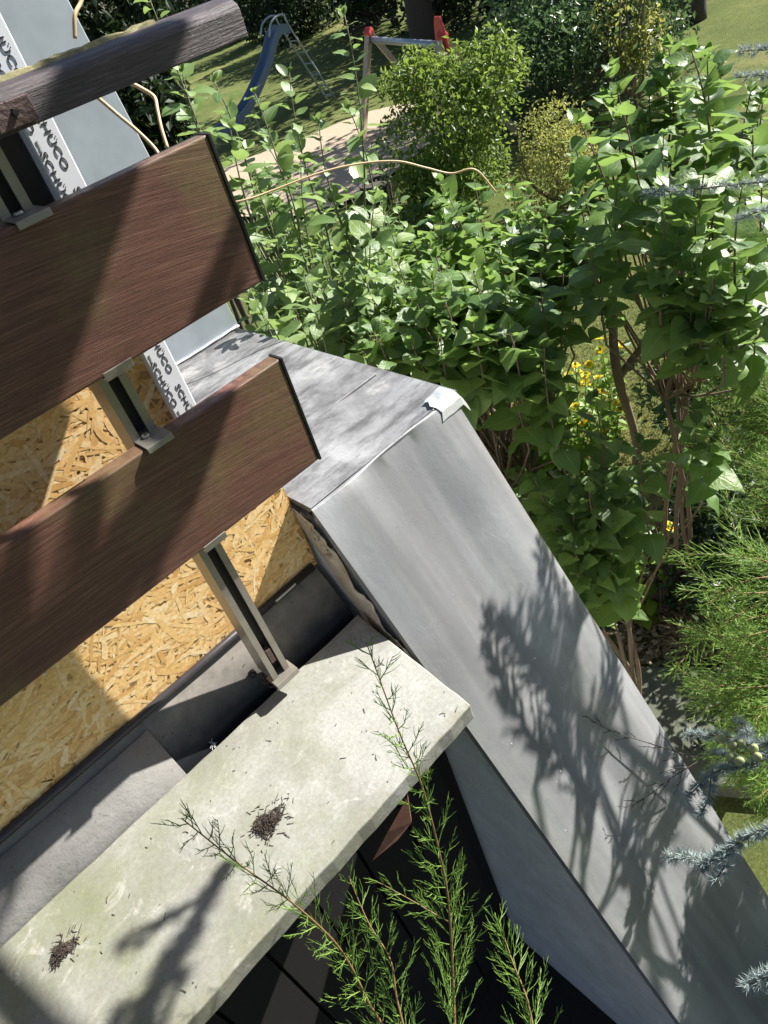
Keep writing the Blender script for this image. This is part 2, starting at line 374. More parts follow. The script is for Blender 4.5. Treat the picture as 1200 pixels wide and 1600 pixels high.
p.add([(v.x, v.y, z) for z in (GZ - 0.1, zt) for v in (b0, b1, c0, c1)], [(3, 2, 1, 0), (4, 5, 6, 7), (0, 1, 5, 4), (1, 2, 6, 5), (2, 3, 7, 6), (3, 0, 4, 7)])
struct(p.build('path', M_path, None, False, 0.015))
s = MB(); s.box(-3.0, 0.494, -2.2, 0.90, GZ - 0.2, -2.75); struct(s.build('soil_bed', M_soil))

# ------------------------------------------------------------------ house: wing wall, sill wall, slab
XW, XR, ZR, YR = 0.49, 0.907, -0.831, 1.002          # metal edge left / right, ridge height and place
SL = Vector((0, -0.746, -1.354)).normalized()         # down the slope
YE = 0.256 - 0.42; ZE = -2.185 - 0.42 * 1.354 / 0.746
wing = thing('wing_wall', 'sloping rendered wing wall capped with grey zinc sheet beside the slab', 'wall', (0.7, 0.5, GZ))
core = MB()
yb = 1.88
core.prism([(yb, GZ), (yb, ZR - 0.02), (YR, ZR - 0.045), (YE + 0.02, ZE - 0.03), (YE + 0.02, GZ)], 0, XW + 0.006, XR - 0.012)
child(core.build('core', M_conc), wing)
# zinc sheet: bent section with gentle oil-canning and turned-down edges
def sheet(prof, wav, x0, x1, lip, nx=36):
    m = MB(); npf = len(prof)
    xs = [x0 + (x1 - x0) * i / nx for i in range(nx + 1)]
    for j, (py, pz, ny, nz) in enumerate(prof):
        row = [(x0, py - ny * lip, pz - nz * lip)] + [(x, py + ny * wav(x, j / (npf - 1)), pz + nz * wav(x, j / (npf - 1))) for x in xs] + [(x1, py - ny * lip, pz - nz * lip)]
        m.v.extend(row)
    w = nx + 3
    for j in range(npf - 1):
        for i in range(w - 1):
            a = j * w + i; m.f.append((a, a + w, a + w + 1, a + 1))
    return m
nS = Vector((0, -SL.z, SL.y)); nS = nS if nS.z > 0 else -nS       # slope normal
nS = Vector((0, -abs(SL.z), abs(SL.y)))
def wav_slope(x, v):
    u = (x - XW) / (XR - XW); e = math.sin(math.pi * min(1, max(0, u))) ** 0.5 if 0 < u < 1 else 0
    return e * (0.0110 * math.sin(u * 8.0 + 0.2 + 0.7 * v) * min(1, v * 6) + 0.0022 * math.sin(u * 5 + v * 9) * min(1, v * 5))
def wav_top(x, v):
    u = (x - XW) / (XR - XW); e = math.sin(math.pi * u) if 0 < u < 1 else 0
    return e * (0.003 * math.sin(u * 6 + v * 7) + 0.0025 * math.sin(v * 17 + u * 3))
prof = []
Rr = 0.007; ang = math.atan2(abs(SL.z), abs(SL.y))
for k in range(7):                                     # rounded bend at the ridge
    a = ang * k / 6; prof.append((YR + 0.0 - Rr * math.sin(a) + Rr * 0.45, ZR - Rr + Rr * math.cos(a), -math.sin(a), math.cos(a)))
p0 = prof[-1]; L = 3.05
for k in range(1, 61):
    d = 2.16 * (k / 60); prof.append((p0[0] + SL.y * d, p0[1] + SL.z * d, -math.sin(ang), math.cos(ang)))
slope_sheet = child(sheet(prof, wav_slope, XW, XR, 0.022).build('slope_sheet', M_zinc, None, True), wing)
tp = []
for k in range(29):
    yy = yb - (yb - YR - 0.004) * k / 28; tp.append((yy, ZR + 0.0015, 0.0, 1.0))
top_sheet = child(sheet(tp, wav_top, XW + 0.002, XR + 0.018, 0.016).build('top_sheet', M_zincd, None, True), wing)
top_sheet['label'] = 'blackened stained flat zinc top of the wing wall'
for o in (slope_sheet, top_sheet):
    m = o.modifiers.new('edge', 'EDGE_SPLIT'); m.split_angle = math.radians(40)
# welded seam strip across the top and lifted tape
sm = MB(); sm.box(0.52, 0.90, 1.235, 1.262, ZR + 0.002, ZR + 0.0065); child(sm.build('seam_strip', M_zincd, None, False, 0.002), wing)
# bright foil patch folded over the far ridge corner
fp = MB(); n = 8
prof2 = [(1.046, ZR + 0.005), (1.026, ZR + 0.0055), (1.012, ZR + 0.005), (0.999, ZR + 0.001), (0.990, ZR - 0.010), (0.982, ZR - 0.026)]
vs = []; m6 = len(prof2)
for i in range(n + 1):
    u = i / n
    for j, (yy, zz) in enumerate(prof2):
        ragged = 0.010 * math.sin(j * 2.1) * (1 - u)
        vs.append((0.852 + 0.064 * u + ragged * .6, yy - 0.010 * (1 - u) * (j == 0), zz + 0.003 + 0.0010 * math.sin(i * 1.3 + j)))
for j, (yy, zz) in enumerate(prof2): vs.append((0.929, yy - 0.003, zz - 0.020))
fp.add(vs, [(i * m6 + j, i * m6 + j + 1, (i + 1) * m6 + j + 1, (i + 1) * m6 + j) for i in range(n + 1) for j in range(m6 - 1)])
fo = child(fp.build('foil_patch', M_silver, None, False), wing); fo['label'] = 'bright foil patch folded over the ridge corner'
fo.modifiers.new('thick', 'SOLIDIFY').thickness = 0.0015
# crumbling mortar along the inner edge of the wing wall
mm = MB(); n1, n2 = 60, 10; vs = []
r2 = random.Random(3)
path_pts = [(1.30, -0.845), (1.10, -0.85), (1.02, -0.865), (0.985, -0.95), (0.935, -1.05), (0.88, -1.13), (0.83, -1.21)]
sp_ = spline([(XW, a, b) for a, b in path_pts], 10)
for i, q in enumerate(sp_):
    for j in range(n2 + 1):
        v = j / n2; out = 0.022 + (0.005 * math.sin(i * 0.41 + 1.7 * math.sin(i * 0.17)) + 0.004 * r2.random()) * (1 - v)
        vs.append((XW + 0.017 - out * (1 - 0.5 * v), q.y + 0.062 * v - 0.020 + 0.004 * r2.random(), q.z + 0.004 - 0.12 * v + 0.003 * r2.random()))
mm.add(vs, [(i * (n2 + 1) + j, (i + 1) * (n2 + 1) + j, (i + 1) * (n2 + 1) + j + 1, i * (n2 + 1) + j + 1) for i in range(len(sp_) - 1) for j in range(n2)])
mo = child(mm.build('mortar_edge', M_mortar), wing); mo['label'] = 'crumbling pale mortar along the inner edge'
cr = MB()
for k in range(34):                                   # loose crumbs of mortar at the break
    t = r2.random(); q = sp_[int(t * 30)]
    e = 0.003 + 0.007 * r2.random(); P = Vector((XW - 0.002 - 0.012 * r2.random(), q.y + 0.012 * r2.uniform(-1, 1), q.z + 0.006 * r2.uniform(-1, 1)))
    vs = [P + Vector((r2.uniform(-1, 1), r2.uniform(-1, 1), r2.uniform(-1, 1))) * e for _ in range(6)]
    cr.add(vs, [(0, 1, 2), (0, 2, 3), (0, 3, 4), (1, 2, 5), (2, 3, 5), (3, 4, 5), (0, 4, 1), (4, 5, 1)])
co = child(cr.build('mortar_crumbs', M_mortar), wing); co['kind'] = 'stuff'
# white scuffs and chips stuck to the sheet are tiny flakes
fk = MB()
for k in range(26):
    x = rnd.uniform(0.52, 0.88); d = rnd.uniform(0.15, 1.3); P = Vector((x, p0[0], p0[1])) + SL * d + nS * 0.0065
    a = rnd.uniform(0, 6.28); e1 = Vector((math.cos(a), 0, 0)) + SL * math.sin(a); e2 = e1.cross(nS); w = rnd.uniform(0.0007, 0.002)
    fk.add([P + e1 * w * 1.8, P + e2 * w * .6, P - e1 * w * 1.4, P - e2 * w * .5], [(0, 1, 2, 3)])
fo = child(fk.build('paint_flakes', M_white), wing); fo['kind'] = 'stuff'

# concrete coping slab in front of the railing
sl = MB(); ZS = -1.108
top = [(-1.3, 0.623), (0.448, 0.632), (0.478, 0.972), (-1.3, 0.976)]
nxs, nys = 60, 10; vs = []
for i in range(nxs + 1):
    for j in range(nys + 1):
        u, v = i / nxs, j / nys
        xr = 0.448 + 0.030 * v; x = -1.3 + (xr + 1.3) * u; y = (0.623 + 0.009 * u) + (0.353 - 0.013 * u) * v
        e = (rnd.uniform(-1, 1) * 0.0012 if (j in (0, nys) or i == nxs) else 0)
        vs.append((x + (e if i == nxs else 0), y + e, ZS + rnd.uniform(-1, 1) * 0.0004))
W = nys + 1
sl.add(vs, [(i * W + j, (i + 1) * W + j, (i + 1) * W + j + 1, i * W + j + 1) for i in range(nxs) for j in range(nys)])
rim = [i * W for i in range(nxs + 1)] + [nxs * W + j for j in range(1, W)] + [i * W + nys for i in range(nxs - 1, -1, -1)] + [j for j in range(nys - 1, 0, -1)]
nb = len(sl.v); sl.v += [(sl.v[i][0], sl.v[i][1], ZS - 0.042) for i in rim]
for k in range(len(rim)):
    k2 = (k + 1) % len(rim); sl.f.append((rim[k2], rim[k], nb + k, nb + k2))
sl.f.append(tuple(nb + k for k in reversed(range(len(rim)))))
slab = tag(sl.build('coping_slab', M_slab, None, False, 0.003), 'pale concrete coping slab with green algae and two debris clumps on it', 'slab')

# wall under the slab and behind the OSB
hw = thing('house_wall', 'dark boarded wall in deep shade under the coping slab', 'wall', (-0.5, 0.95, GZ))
w = MB(); w.box(-1.3, XW + 0.014, 0.86, 0.955, GZ, ZS - 0.043); child(w.build('lower_wall', M_shadewood), hw)
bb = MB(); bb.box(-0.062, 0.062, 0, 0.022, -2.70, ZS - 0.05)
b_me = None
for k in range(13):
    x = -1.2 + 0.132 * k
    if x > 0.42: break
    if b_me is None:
        o = bb.build('board', M_shadewood, hw); b_me = o.data
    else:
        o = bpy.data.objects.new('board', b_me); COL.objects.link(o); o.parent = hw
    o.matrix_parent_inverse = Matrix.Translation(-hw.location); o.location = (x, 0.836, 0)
w = MB(); w.box(-1.3, 0.392, 1.10, 2.6, -2.6, 1.2); child(w.build('room_wall', M_shadewood), hw)
off = MB(); q3 = [at(637, 1245, 1.52), at(643, 1285, 1.55), at(622, 1312, 1.57), at(582, 1345, 1.60), at(606, 1300, 1.56)]
nrm = (q3[1] - q3[0]).cross(q3[3] - q3[0]).normalized() * 0.012
off.add(q3 + [q + nrm for q in q3], [(0, 1, 2, 3, 4), (9, 8, 7, 6, 5)] + [(i, 5 + i, 5 + (i + 1) % 5, (i + 1) % 5) for i in range(5)])
oo = off.build('timber_offcut', M_offcut)
tag(oo, 'pointed reddish brown timber offcut in the dark under the slab', 'offcut')

# ------------------------------------------------------------------ OSB board with pressed strands
YO = 1.07
osb = thing('strand_board', 'raw orange strand board closing the opening behind the railing', 'board', (-0.2, YO, -1.0))
o = MB(); o.prism([(-1.2, -1.012), (XW - 0.004, -1.012), (XW - 0.004, -0.76), (0.44, -0.72), (0.37, -0.70), (0.37, -0.36), (-1.2, -0.36)], 1, YO, YO + 0.018)
child(o.build('core', M_osbbase), osb)
st = MB(); ro = random.Random(11)
for k in range(9000):
    cx, cz = ro.uniform(-0.62, XW - 0.02), ro.uniform(-1.005, -0.38)
    if cx > 0.345 and cz > -0.75: continue
    Ls = ro.uniform(0.010, 0.045) * (1.0 if ro.random() < .8 else 0.5); Ws = ro.uniform(0.0018, 0.007)
    a = ro.gauss(0.25, 0.75); ca, sa = math.cos(a), math.sin(a); yy = YO - 0.0002 - 0.0013 * k / 9000
    pts = []
    for (u, v) in ((-1, -.7), (-.3, -1), (.5, -.9), (1, -.35), (.85, .6), (.2, 1), (-.6, .85), (-1.0, .2)):
        u *= Ls * ro.uniform(.85, 1.1); v *= Ws * ro.uniform(.6, 1.15)
        X_, Z_ = cx + u * ca - v * sa, cz + u * sa + v * ca
        X_ = min(X_, XW - 0.006) if Z_ < -0.765 else min(X_, 0.369); pts.append((X_, yy, max(-1.011, Z_)))
    st.add(pts, [tuple(range(8))])
so = child(st.build('strands', M_osb), osb); so['kind'] = 'stuff'
# window sash above the strand board, mostly hidden, its dark colour standing in for the shaded post channel
ws = thing('window_sash', 'window sash behind the railing post, darkened as the shaded channel', 'window', (-0.2, 1.075, -0.35))
m = MB(); m.box(-1.0, 0.352, 1.075, 1.10, -0.355, 0.6); child(m.build('panel', M_recess), ws)
# sloped sill sheet under it
sill = thing('window_sill', 'metal sill sheet sloping down behind the coping slab, gap shade in its colour', 'sill', (-0.2, 1.0, -1.1))
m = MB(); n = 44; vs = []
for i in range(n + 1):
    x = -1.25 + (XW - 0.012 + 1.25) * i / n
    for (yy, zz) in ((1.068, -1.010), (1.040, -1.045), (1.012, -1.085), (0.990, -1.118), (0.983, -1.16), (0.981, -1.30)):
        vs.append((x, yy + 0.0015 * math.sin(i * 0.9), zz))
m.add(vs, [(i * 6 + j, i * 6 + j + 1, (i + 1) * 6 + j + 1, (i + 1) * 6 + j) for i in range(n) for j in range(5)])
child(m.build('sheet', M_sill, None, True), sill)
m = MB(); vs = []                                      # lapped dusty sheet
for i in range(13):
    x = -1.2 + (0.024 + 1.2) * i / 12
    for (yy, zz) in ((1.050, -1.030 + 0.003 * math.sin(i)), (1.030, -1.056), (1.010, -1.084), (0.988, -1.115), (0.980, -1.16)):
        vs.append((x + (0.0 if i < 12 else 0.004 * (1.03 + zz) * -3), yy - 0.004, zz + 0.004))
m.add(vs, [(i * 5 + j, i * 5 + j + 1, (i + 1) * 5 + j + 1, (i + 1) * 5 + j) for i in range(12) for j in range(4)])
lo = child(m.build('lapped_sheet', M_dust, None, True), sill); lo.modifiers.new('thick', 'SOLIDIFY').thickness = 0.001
m = MB()
for k in range(40):
    pass
m.tube([(-1.2, 1.062, -1.006), (-0.4, 1.062, -1.006), (0.16, 1.062, -1.005), (XW - 0.02, 1.061, -1.000)], 0.0085, 0.0085, 8)
child(m.build('edge_bead', M_trim, None, True), sill)
m = MB(); m.tube([(0.235, 1.020, -1.068), (0.235, 1.009, -1.074)], 0.008, 0.007, 8); child(m.build('bolt', M_black, None, True), sill)
m = MB(); m.bar((0.36, 1.057, -1.0), (0.415, 1.057, -0.999), 0.010, 0.004); child(m.build('bright_scuff', M_silver), sill)

# ------------------------------------------------------------------ window jamb with protective film
jamb = thing('window_jamb', 'white window jamb wrapped in printed protective film', 'window', (0.378, 1.08, -0.84))
m = MB(); m.box(0.356, 0.398, 1.055, 1.098, -0.74, 0.35); child(m.build('profile', M_white, None, False, 0.002), jamb)
def text_mesh(body, size):
    cu = bpy.data.curves.new('lettering', 'FONT'); cu.body = body; cu.size = size; cu.extrude = 0.0002
    o = bpy.data.objects.new('lettering', cu); COL.objects.link(o)
    dg = bpy.context.evaluated_depsgraph_get(); me = bpy.data.meshes.new_from_object(o.evaluated_get(dg)); bpy.data.objects.remove(o)
    me.materials.clear(); me.materials.append(M_ink); return me
tme = text_mesh('SCH\u00dcCO', 0.0140); tsm = text_mesh('100% PE  Recycling', 0.004)
def put_text(me, x, z, sx, sy):
    o = bpy.data.objects.new('lettering', me); COL.objects.link(o); child(o, jamb)
    # reading direction downward, letters' tops toward +x
    R3 = Matrix(((0, 1, 0), (0, 0, -1), (-1, 0, 0))).to_4x4()
    o.matrix_basis = Matrix.Translation((x, 1.0545, z)) @ R3 @ Matrix.Diagonal((sx, sy, 1, 1))
    return o
for k in range(10):
    put_text(tme, 0.3595, 0.285 - 0.104 * k, 1.42, 0.95); put_text(tme, 0.3785, 0.338 - 0.104 * k, 1.42, 0.95)
for k in range(9):
    put_text(tsm, 0.3620, 0.195 - 0.104 * k, 0.5, 1.0)

# ------------------------------------------------------------------ pale metal cladding behind the wing
clad = thing('metal_cladding', 'pale blue grey sheet metal cladding at the house corner behind the railing', 'cladding', (0.75, yb, ZR))
m = MB(); m.prism([(0.40, ZR - 0.02), (0.934, ZR + 0.004), (0.868, -0.071), (0.842, 0.25), (0.40, 0.25)], 1, yb - 0.004, yb + 0.05)
child(m.build('sheet', M_clad, None, False, 0.003), clad)
m = MB(); m.prism([(0.45, ZR + 0.004), (0.931, ZR + 0.006), (0.921, ZR + 0.115), (0.45, ZR + 0.11)], 1, yb - 0.012, yb - 0.0045); child(m.build('upstand', M_clad, None, False, 0.002), clad)
m = MB(); m.tube([(0.50 + 0.43 * k / 14, yb - 0.015 + 0.002 * rnd.uniform(-1, 1), ZR + 0.007 + 0.001 * rnd.random()) for k in range(15)], 0.0032, 0.003, 6); child(m.build('sealant_bead', M_white, None, True), clad)

# ------------------------------------------------------------------ railing
YB = 0.92
rail = thing('balcony_railing', 'brown plank railing on an aluminium post in front of the strand board', 'railing', (0.27, 0.97, -1.1))
def plank(x1, z0, z1, tilt=0.0):
    m = MB(); m.box(-1.0, x1, YB, YB + 0.030, z0, z1)
    b = child(m.build('board', M_board, None, False, 0.0035, 3), rail)
    c = MB(); c.box(x1 - 0.0005, x1 + 0.0045, YB - 0.0015, YB + 0.031, z0 - 0.001, z1 + 0.001); e = child(c.build('end_cap', M_black, None, False, 0.001), rail)
    e.parent = b; e.matrix_parent_inverse = b.matrix_parent_inverse.inverted() if False else Matrix.Identity(4)
    e.location = (0, 0, 0)
    return b
b2 = plank(0.523, -0.3695, -0.168); b3 = plank(0.5015, -0.686, -0.487)
# top rail: rounded section, weathered
hr = MB()
sec = [(0.920, -0.0885), (0.920, -0.058), (0.9225, -0.0525), (0.929, -0.048), (0.945, -0.0445), (0.962, -0.0425), (0.974, -0.046), (0.974, -0.0885)]
hr.prism(sec, 0, -1.0, 0.632); h = child(hr.build('handrail', M_rail, None, False, 0.0015), rail)
ms = MB(); vs = []; nn = 70
for i in range(nn + 1):
    x = -0.3 + 0.83 * i / nn
    for j in range(5):
        v = j / 4; e = 0 if j in (0, 4) else 1
        vs.append((x, 0.948 + 0.026 * v + 0.003 * rnd.uniform(-1, 1), -0.0435 + e * (0.004 * rnd.random() + 0.0015) - 0.001 * (1 - e) * 3))
ms.add(vs, [(i * 5 + j, (i + 1) * 5 + j, (i + 1) * 5 + j + 1, i * 5 + j + 1) for i in range(nn) for j in range(4)])
mo = child(ms.build('moss_crust', M_moss), rail)
# brown bolted plate on the handrail
P0 = Vector((0.283, 0, -0.0835)); m = MB(); m.box(0.283, 0.330, 0.9125, 0.9195, -0.0845, -0.0585); pl = child(m.build('cap_plate', M_rust, None, False, 0.001), rail)
m = MB(); m.tube([(0.308, 0.9125, -0.0705), (0.308, 0.9085, -0.0705)], 0.0045, 0.0035, 6); child(m.build('bolt', M_black), rail)
# post: channel section, front slot
PX0, PX1, PY0, PY1 = 0.248, 0.288, 0.9515, 1.005
m = MB(); zt, zb = -0.089, -1.062
poly = [(PX0, PY0), (PX0 + 0.012, PY0), (PX0 + 0.012, PY0 + 0.004), (PX0 + 0.006, PY0 + 0.006), (PX0 + 0.006, PY1 - 0.004), (PX1 - 0.006, PY1 - 0.004), (PX1 - 0.006, PY0 + 0.006), (PX1 - 0.012, PY0 + 0.004), (PX1 - 0.012, PY0), (PX1, PY0), (PX1, PY1), (PX0, PY1)]
m.prism(poly, 2, zb, zt); po = child(m.build('post', M_alu), rail)
m = MB(); m.box(PX0 + 0.0065, PX1 - 0.0065, PY1 - 0.034, PY1 - 0.030, zb, zt); child(m.build('slot_shade', M_recess), rail)  # dark strip set in the channel to stand for its shadow
def clip(z, up):
    m = MB(); x0, x1 = PX0 + 0.001, PX1 + 0.004
    if up:       # cap over the top edge of a board
        q = [(PY0 + 0.02, z + 0.0015), (YB - 0.006, z + 0.0015), (YB - 0.0075, z - 0.0055), (YB - 0.0092, z - 0.0055), (YB - 0.0078, z + 0.0035), (PY0 + 0.02, z + 0.0035)]
    else:        # lip under the bottom edge
        q = [(PY0 + 0.02, z - 0.0015), (YB - 0.003, z - 0.0015), (YB - 0.005, z + 0.008), (YB - 0.0075, z + 0.008), (YB - 0.006, z - 0.005), (PY0 + 0.02, z - 0.005)]
    m.prism(q, 0, x0, x1); c = child(m.build('clip', M_alu, None, False, 0.0008), rail)
    if up:
        k = MB(); k.tube([(0.266, PY0 - 0.008, z + 0.0045), (0.266, PY0 - 0.008, z + 0.0075)], 0.006, 0.0052, 14); s_ = child(k.build('screw', M_alu, None), rail)
        k = MB(); k.tube([(0.266, PY0 - 0.008, z + 0.0074), (0.266, PY0 - 0.008, z + 0.0079)], 0.0024, 0.0024, 6); child(k.build('screw_socket', M_black, None), rail)
    return c
clip(-0.168, True); clip(-0.3695, False); clip(-0.487, True); clip(-0.686, False)
m = MB(); m.prism([(PY0 + 0.02, -1.060), (PY0 - 0.016, -1.060), (PY0 - 0.019, -1.070), (PY0 - 0.016, -1.073), (PY0 + 0.02, -1.066)], 0, PX0 - 0.005, PX1 + 0.008); child(m.build('clip', M_alu, None, False, 0.0008), rail)
m = MB(); m.box(PX0 + 0.006, PX1 - 0.004, 0.9775, 1.0, -1.16, -1.061); fb = child(m.build('foot_block', M_moss, None, False, 0.003), rail); fb['label'] = 'mossy wooden foot block under the post'
m = MB(); m.box(0.262, 0.272, PY0 - 0.0005, PY0 + 0.012, -1.02, -0.985); child(m.build('rust_stop', M_rust), rail)

# ------------------------------------------------------------------ cables
def cable(name, pts, r, label, mat=None):
    m = MB(); m.tube(spline(pts, 8), r, r * 0.9, 6); o = m.build(name, mat or M_cable, None, True); return tag(o, label, 'cable')
cable('cable', [at(150, 150, 1.62), at(185, 180, 1.62), at(215, 205, 1.6), at(245, 236, 1.58), at(255, 262, 1.55)], 0.0035, 'short beige cable crossing in front of the pale cladding edge')
cable('cable', [at(205, 130, 1.75), at(222, 139, 1.75), at(241, 152, 1.74), at(246, 172, 1.72), at(252, 200, 1.7), at(262, 232, 1.68)], 0.0042, 'beige cable bent in a hook below the handrail')
cable('cable', [at(330, 322, 2.0), at(385, 312, 2.0), at(430, 296, 2.02), at(500, 270, 2.05), at(560, 256, 2.08), at(620, 252, 2.1), at(665, 262, 2.12), at(705, 271, 2.14), at(742, 265, 2.15), at(775, 300, 2.17)], 0.0028, 'long pale cable arching over the leafy shoots beside the planks')
cable('cable', [at(134, -25, 1.9), at(126, 4, 1.88), at(117, 24, 1.86), at(117, 60, 1.85)], 0.0045, 'pale cable end rising above the handrail beside the cladding')

# ------------------------------------------------------------------ leaves and shrubs
def leaf_mesh(name, prof, fold, droop, mat, curl=0.0, twist=0.0):
    vs = []; fs = []
    n = len(prof)
    for i, (t, w) in enumerate(prof):
        zc = -droop * t * t
        for sx in (-1, -0.55, 0, 0.55, 1):
            zz = zc + abs(sx) ** 1.3 * w * fold * (1 - 0.35 * abs(sx)) + (curl * math.sin(t * 9 + sx * 1.5) * w if sx else 0)
            vs.append((sx * w + twist * t * t * 0.3, t, zz))
    for i in range(n - 1):
        for j in range(4):
            a = i * 5 + j; fs.append((a, a + 1, a + 6, a + 5))
    me = bpy.data.meshes.new(name); me.from_pydata(vs, [], fs); me.update(); me.materials.append(mat)
    me.polygons.foreach_set('use_smooth', [True] * len(me.polygons))
    uvl = me.uv_layers.new(name='UVMap'); uvc = [(((i % 5) / 4.0), prof[i // 5][0]) for i in range(len(vs))]
    for lp in me.loops: uvl.data[lp.index].uv = uvc[lp.vertex_index]
    return me
HEART = [(-0.05, 0.17), (0.03, 0.37), (0.20, 0.47), (0.42, 0.45), (0.66, 0.31), (0.86, 0.13), (1.0, 0.004)]
OVAL = [(0.0, 0.03), (0.10, 0.22), (0.30, 0.34), (0.55, 0.35), (0.78, 0.25), (0.93, 0.11), (1.0, 0.004)]
def variants(name, prof, mat):
    return [leaf_mesh(name, prof, f, d, mat, c, t) for f, d, c, t in ((0.25, 0.30, 0.10, 0.3), (0.50, 0.10, 0.04, -0.3), (0.12, 0.55, 0.16, 0.1), (0.75, 0.35, 0.08, 0.4), (-0.15, 0.5, 0.14, -0.4), (0.35, -0.15, 0.08, 0.5))]
def leaf_matrix(p, d, n, size):
    d = d.normalized(); x = d.cross(n)
    if x.length < 1e-4: x = d.orthogonal()
    x.normalize(); z = x.cross(d)
    m = Matrix(((x.x, d.x, z.x, p.x), (x.y, d.y, z.y, p.y), (x.z, d.z, z.z, p.z), (0, 0, 0, 1)))
    return m @ Matrix.Scale(size, 4)

def in_frame(p, marg=40):
    a = project(p); return a[2] > 0 and -marg < a[0] < 1200 + marg and -marg < a[1] < 1600 + marg
def finish_shrub(root, stems, stem_mat, leaves, metas, limit=300, leafname='leaf', joinname='foliage'):
    child(stems.build('stems', stem_mat, None, True), root)
    leaves.sort(key=lambda a: (0 if in_frame(a[0].translation) else 1, a[0].translation.length))
    big = leaves[:limit]; rest = leaves[limit:]
    inv = Matrix.Translation(-root.location)
    for mtx, k in big:
        o = bpy.data.objects.new(leafname, metas[k]); COL.objects.link(o); o.parent = root; o.matrix_basis = inv @ mtx
    if rest:
        V = []; F = []; off = 0; arr = []
        for me in metas:
            co = np.empty(len(me.vertices) * 3); me.vertices.foreach_get('co', co); arr.append((co.reshape(-1, 3), [tuple(p.vertices) for p in me.polygons]))
        for mtx, k in rest:
            co, fs = arr[k]; mm_ = np.array(mtx); w = co @ mm_[:3, :3].T + mm_[:3, 3]
            V.extend(map(tuple, w)); F.extend([tuple(off + i for i in f) for f in fs]); off += len(co)
        mb = MB(); mb.v = V; mb.f = F
        o = child(mb.build(joinname, metas[0].materials[0], None, True), root); o['kind'] = 'stuff'
        base_uv = np.empty(len(metas[0].loops) * 2); metas[0].uv_layers[0].data.foreach_get('uv', base_uv)
        ul = o.data.uv_layers.new(name='UVMap'); ul.data.foreach_set('uv', np.tile(base_uv, len(rest)))

def shoot_leaves(pts, r, size, spacing, start, n_meta, leaves, stems, opp=True, droop=0.35, rad=(0.004, 0.0015), tipscale=0.45):
    stems.tube(pts, rad[0], rad[1], 5)
    L = 0; segs = []
    for a, b in zip(pts[:-1], pts[1:]): segs.append((a, b, L)); L += (b - a).length
    s = L * start; k = 0; ph = r.uniform(0, 6.28)
    while s < L:
        a, b, l0 = [q for q in segs if q[2] <= s][-1]
        t = (b - a).normalized(); p = a + t * (s - l0)
        frac = (s - L * start) / max(1e-6, L * (1 - start)); sz = size * (1.0 - (1 - tipscale) * max(0, frac - 0.55) / 0.45) * r.uniform(0.6, 1.25)
        o = t.orthogonal().normalized(); b2_ = t.cross(o)
        for q in ((0, math.pi) if opp else (0,)):
            a2 = ph + k * (math.pi / 2 if opp else 2.4) + q + r.gauss(0, 0.25)
            side = o * math.cos(a2) + b2_ * math.sin(a2)
            up = 0.55 + 0.5 * frac
            d = (side + t * up * 0.8 + Vector((0, 0, -droop * (1.2 - frac) * r.uniform(0.4, 1.6))) + rvec(r) * 0.42).normalized()
            nrm = (t * 0.6 + Vector((0.35, -0.1, 0.9)) + rvec(r) * 0.60).normalized()
            pet = p + side * size * 0.16
            stems.tube([p, pet], 0.0011, 0.0009, 3, False)
            leaves.append((leaf_matrix(pet, d, nrm, sz), r.randrange(n_meta)))
        s += spacing * r.uniform(0.75, 1.25) * (1 - 0.35 * frac); k += 1
    # tip tuft
    t = (pts[-1] - pts[-2]).normalized()
    for q in range(3):
        o = rvec(r); d = (t + o * 0.55).normalized()
        leaves.append((leaf_matrix(pts[-1], d, (o - d * o.dot(d)).normalized() * -1 + Vector((0, 0, .2)), size * tipscale * r.uniform(.6, 1)), r.randrange(n_meta)))

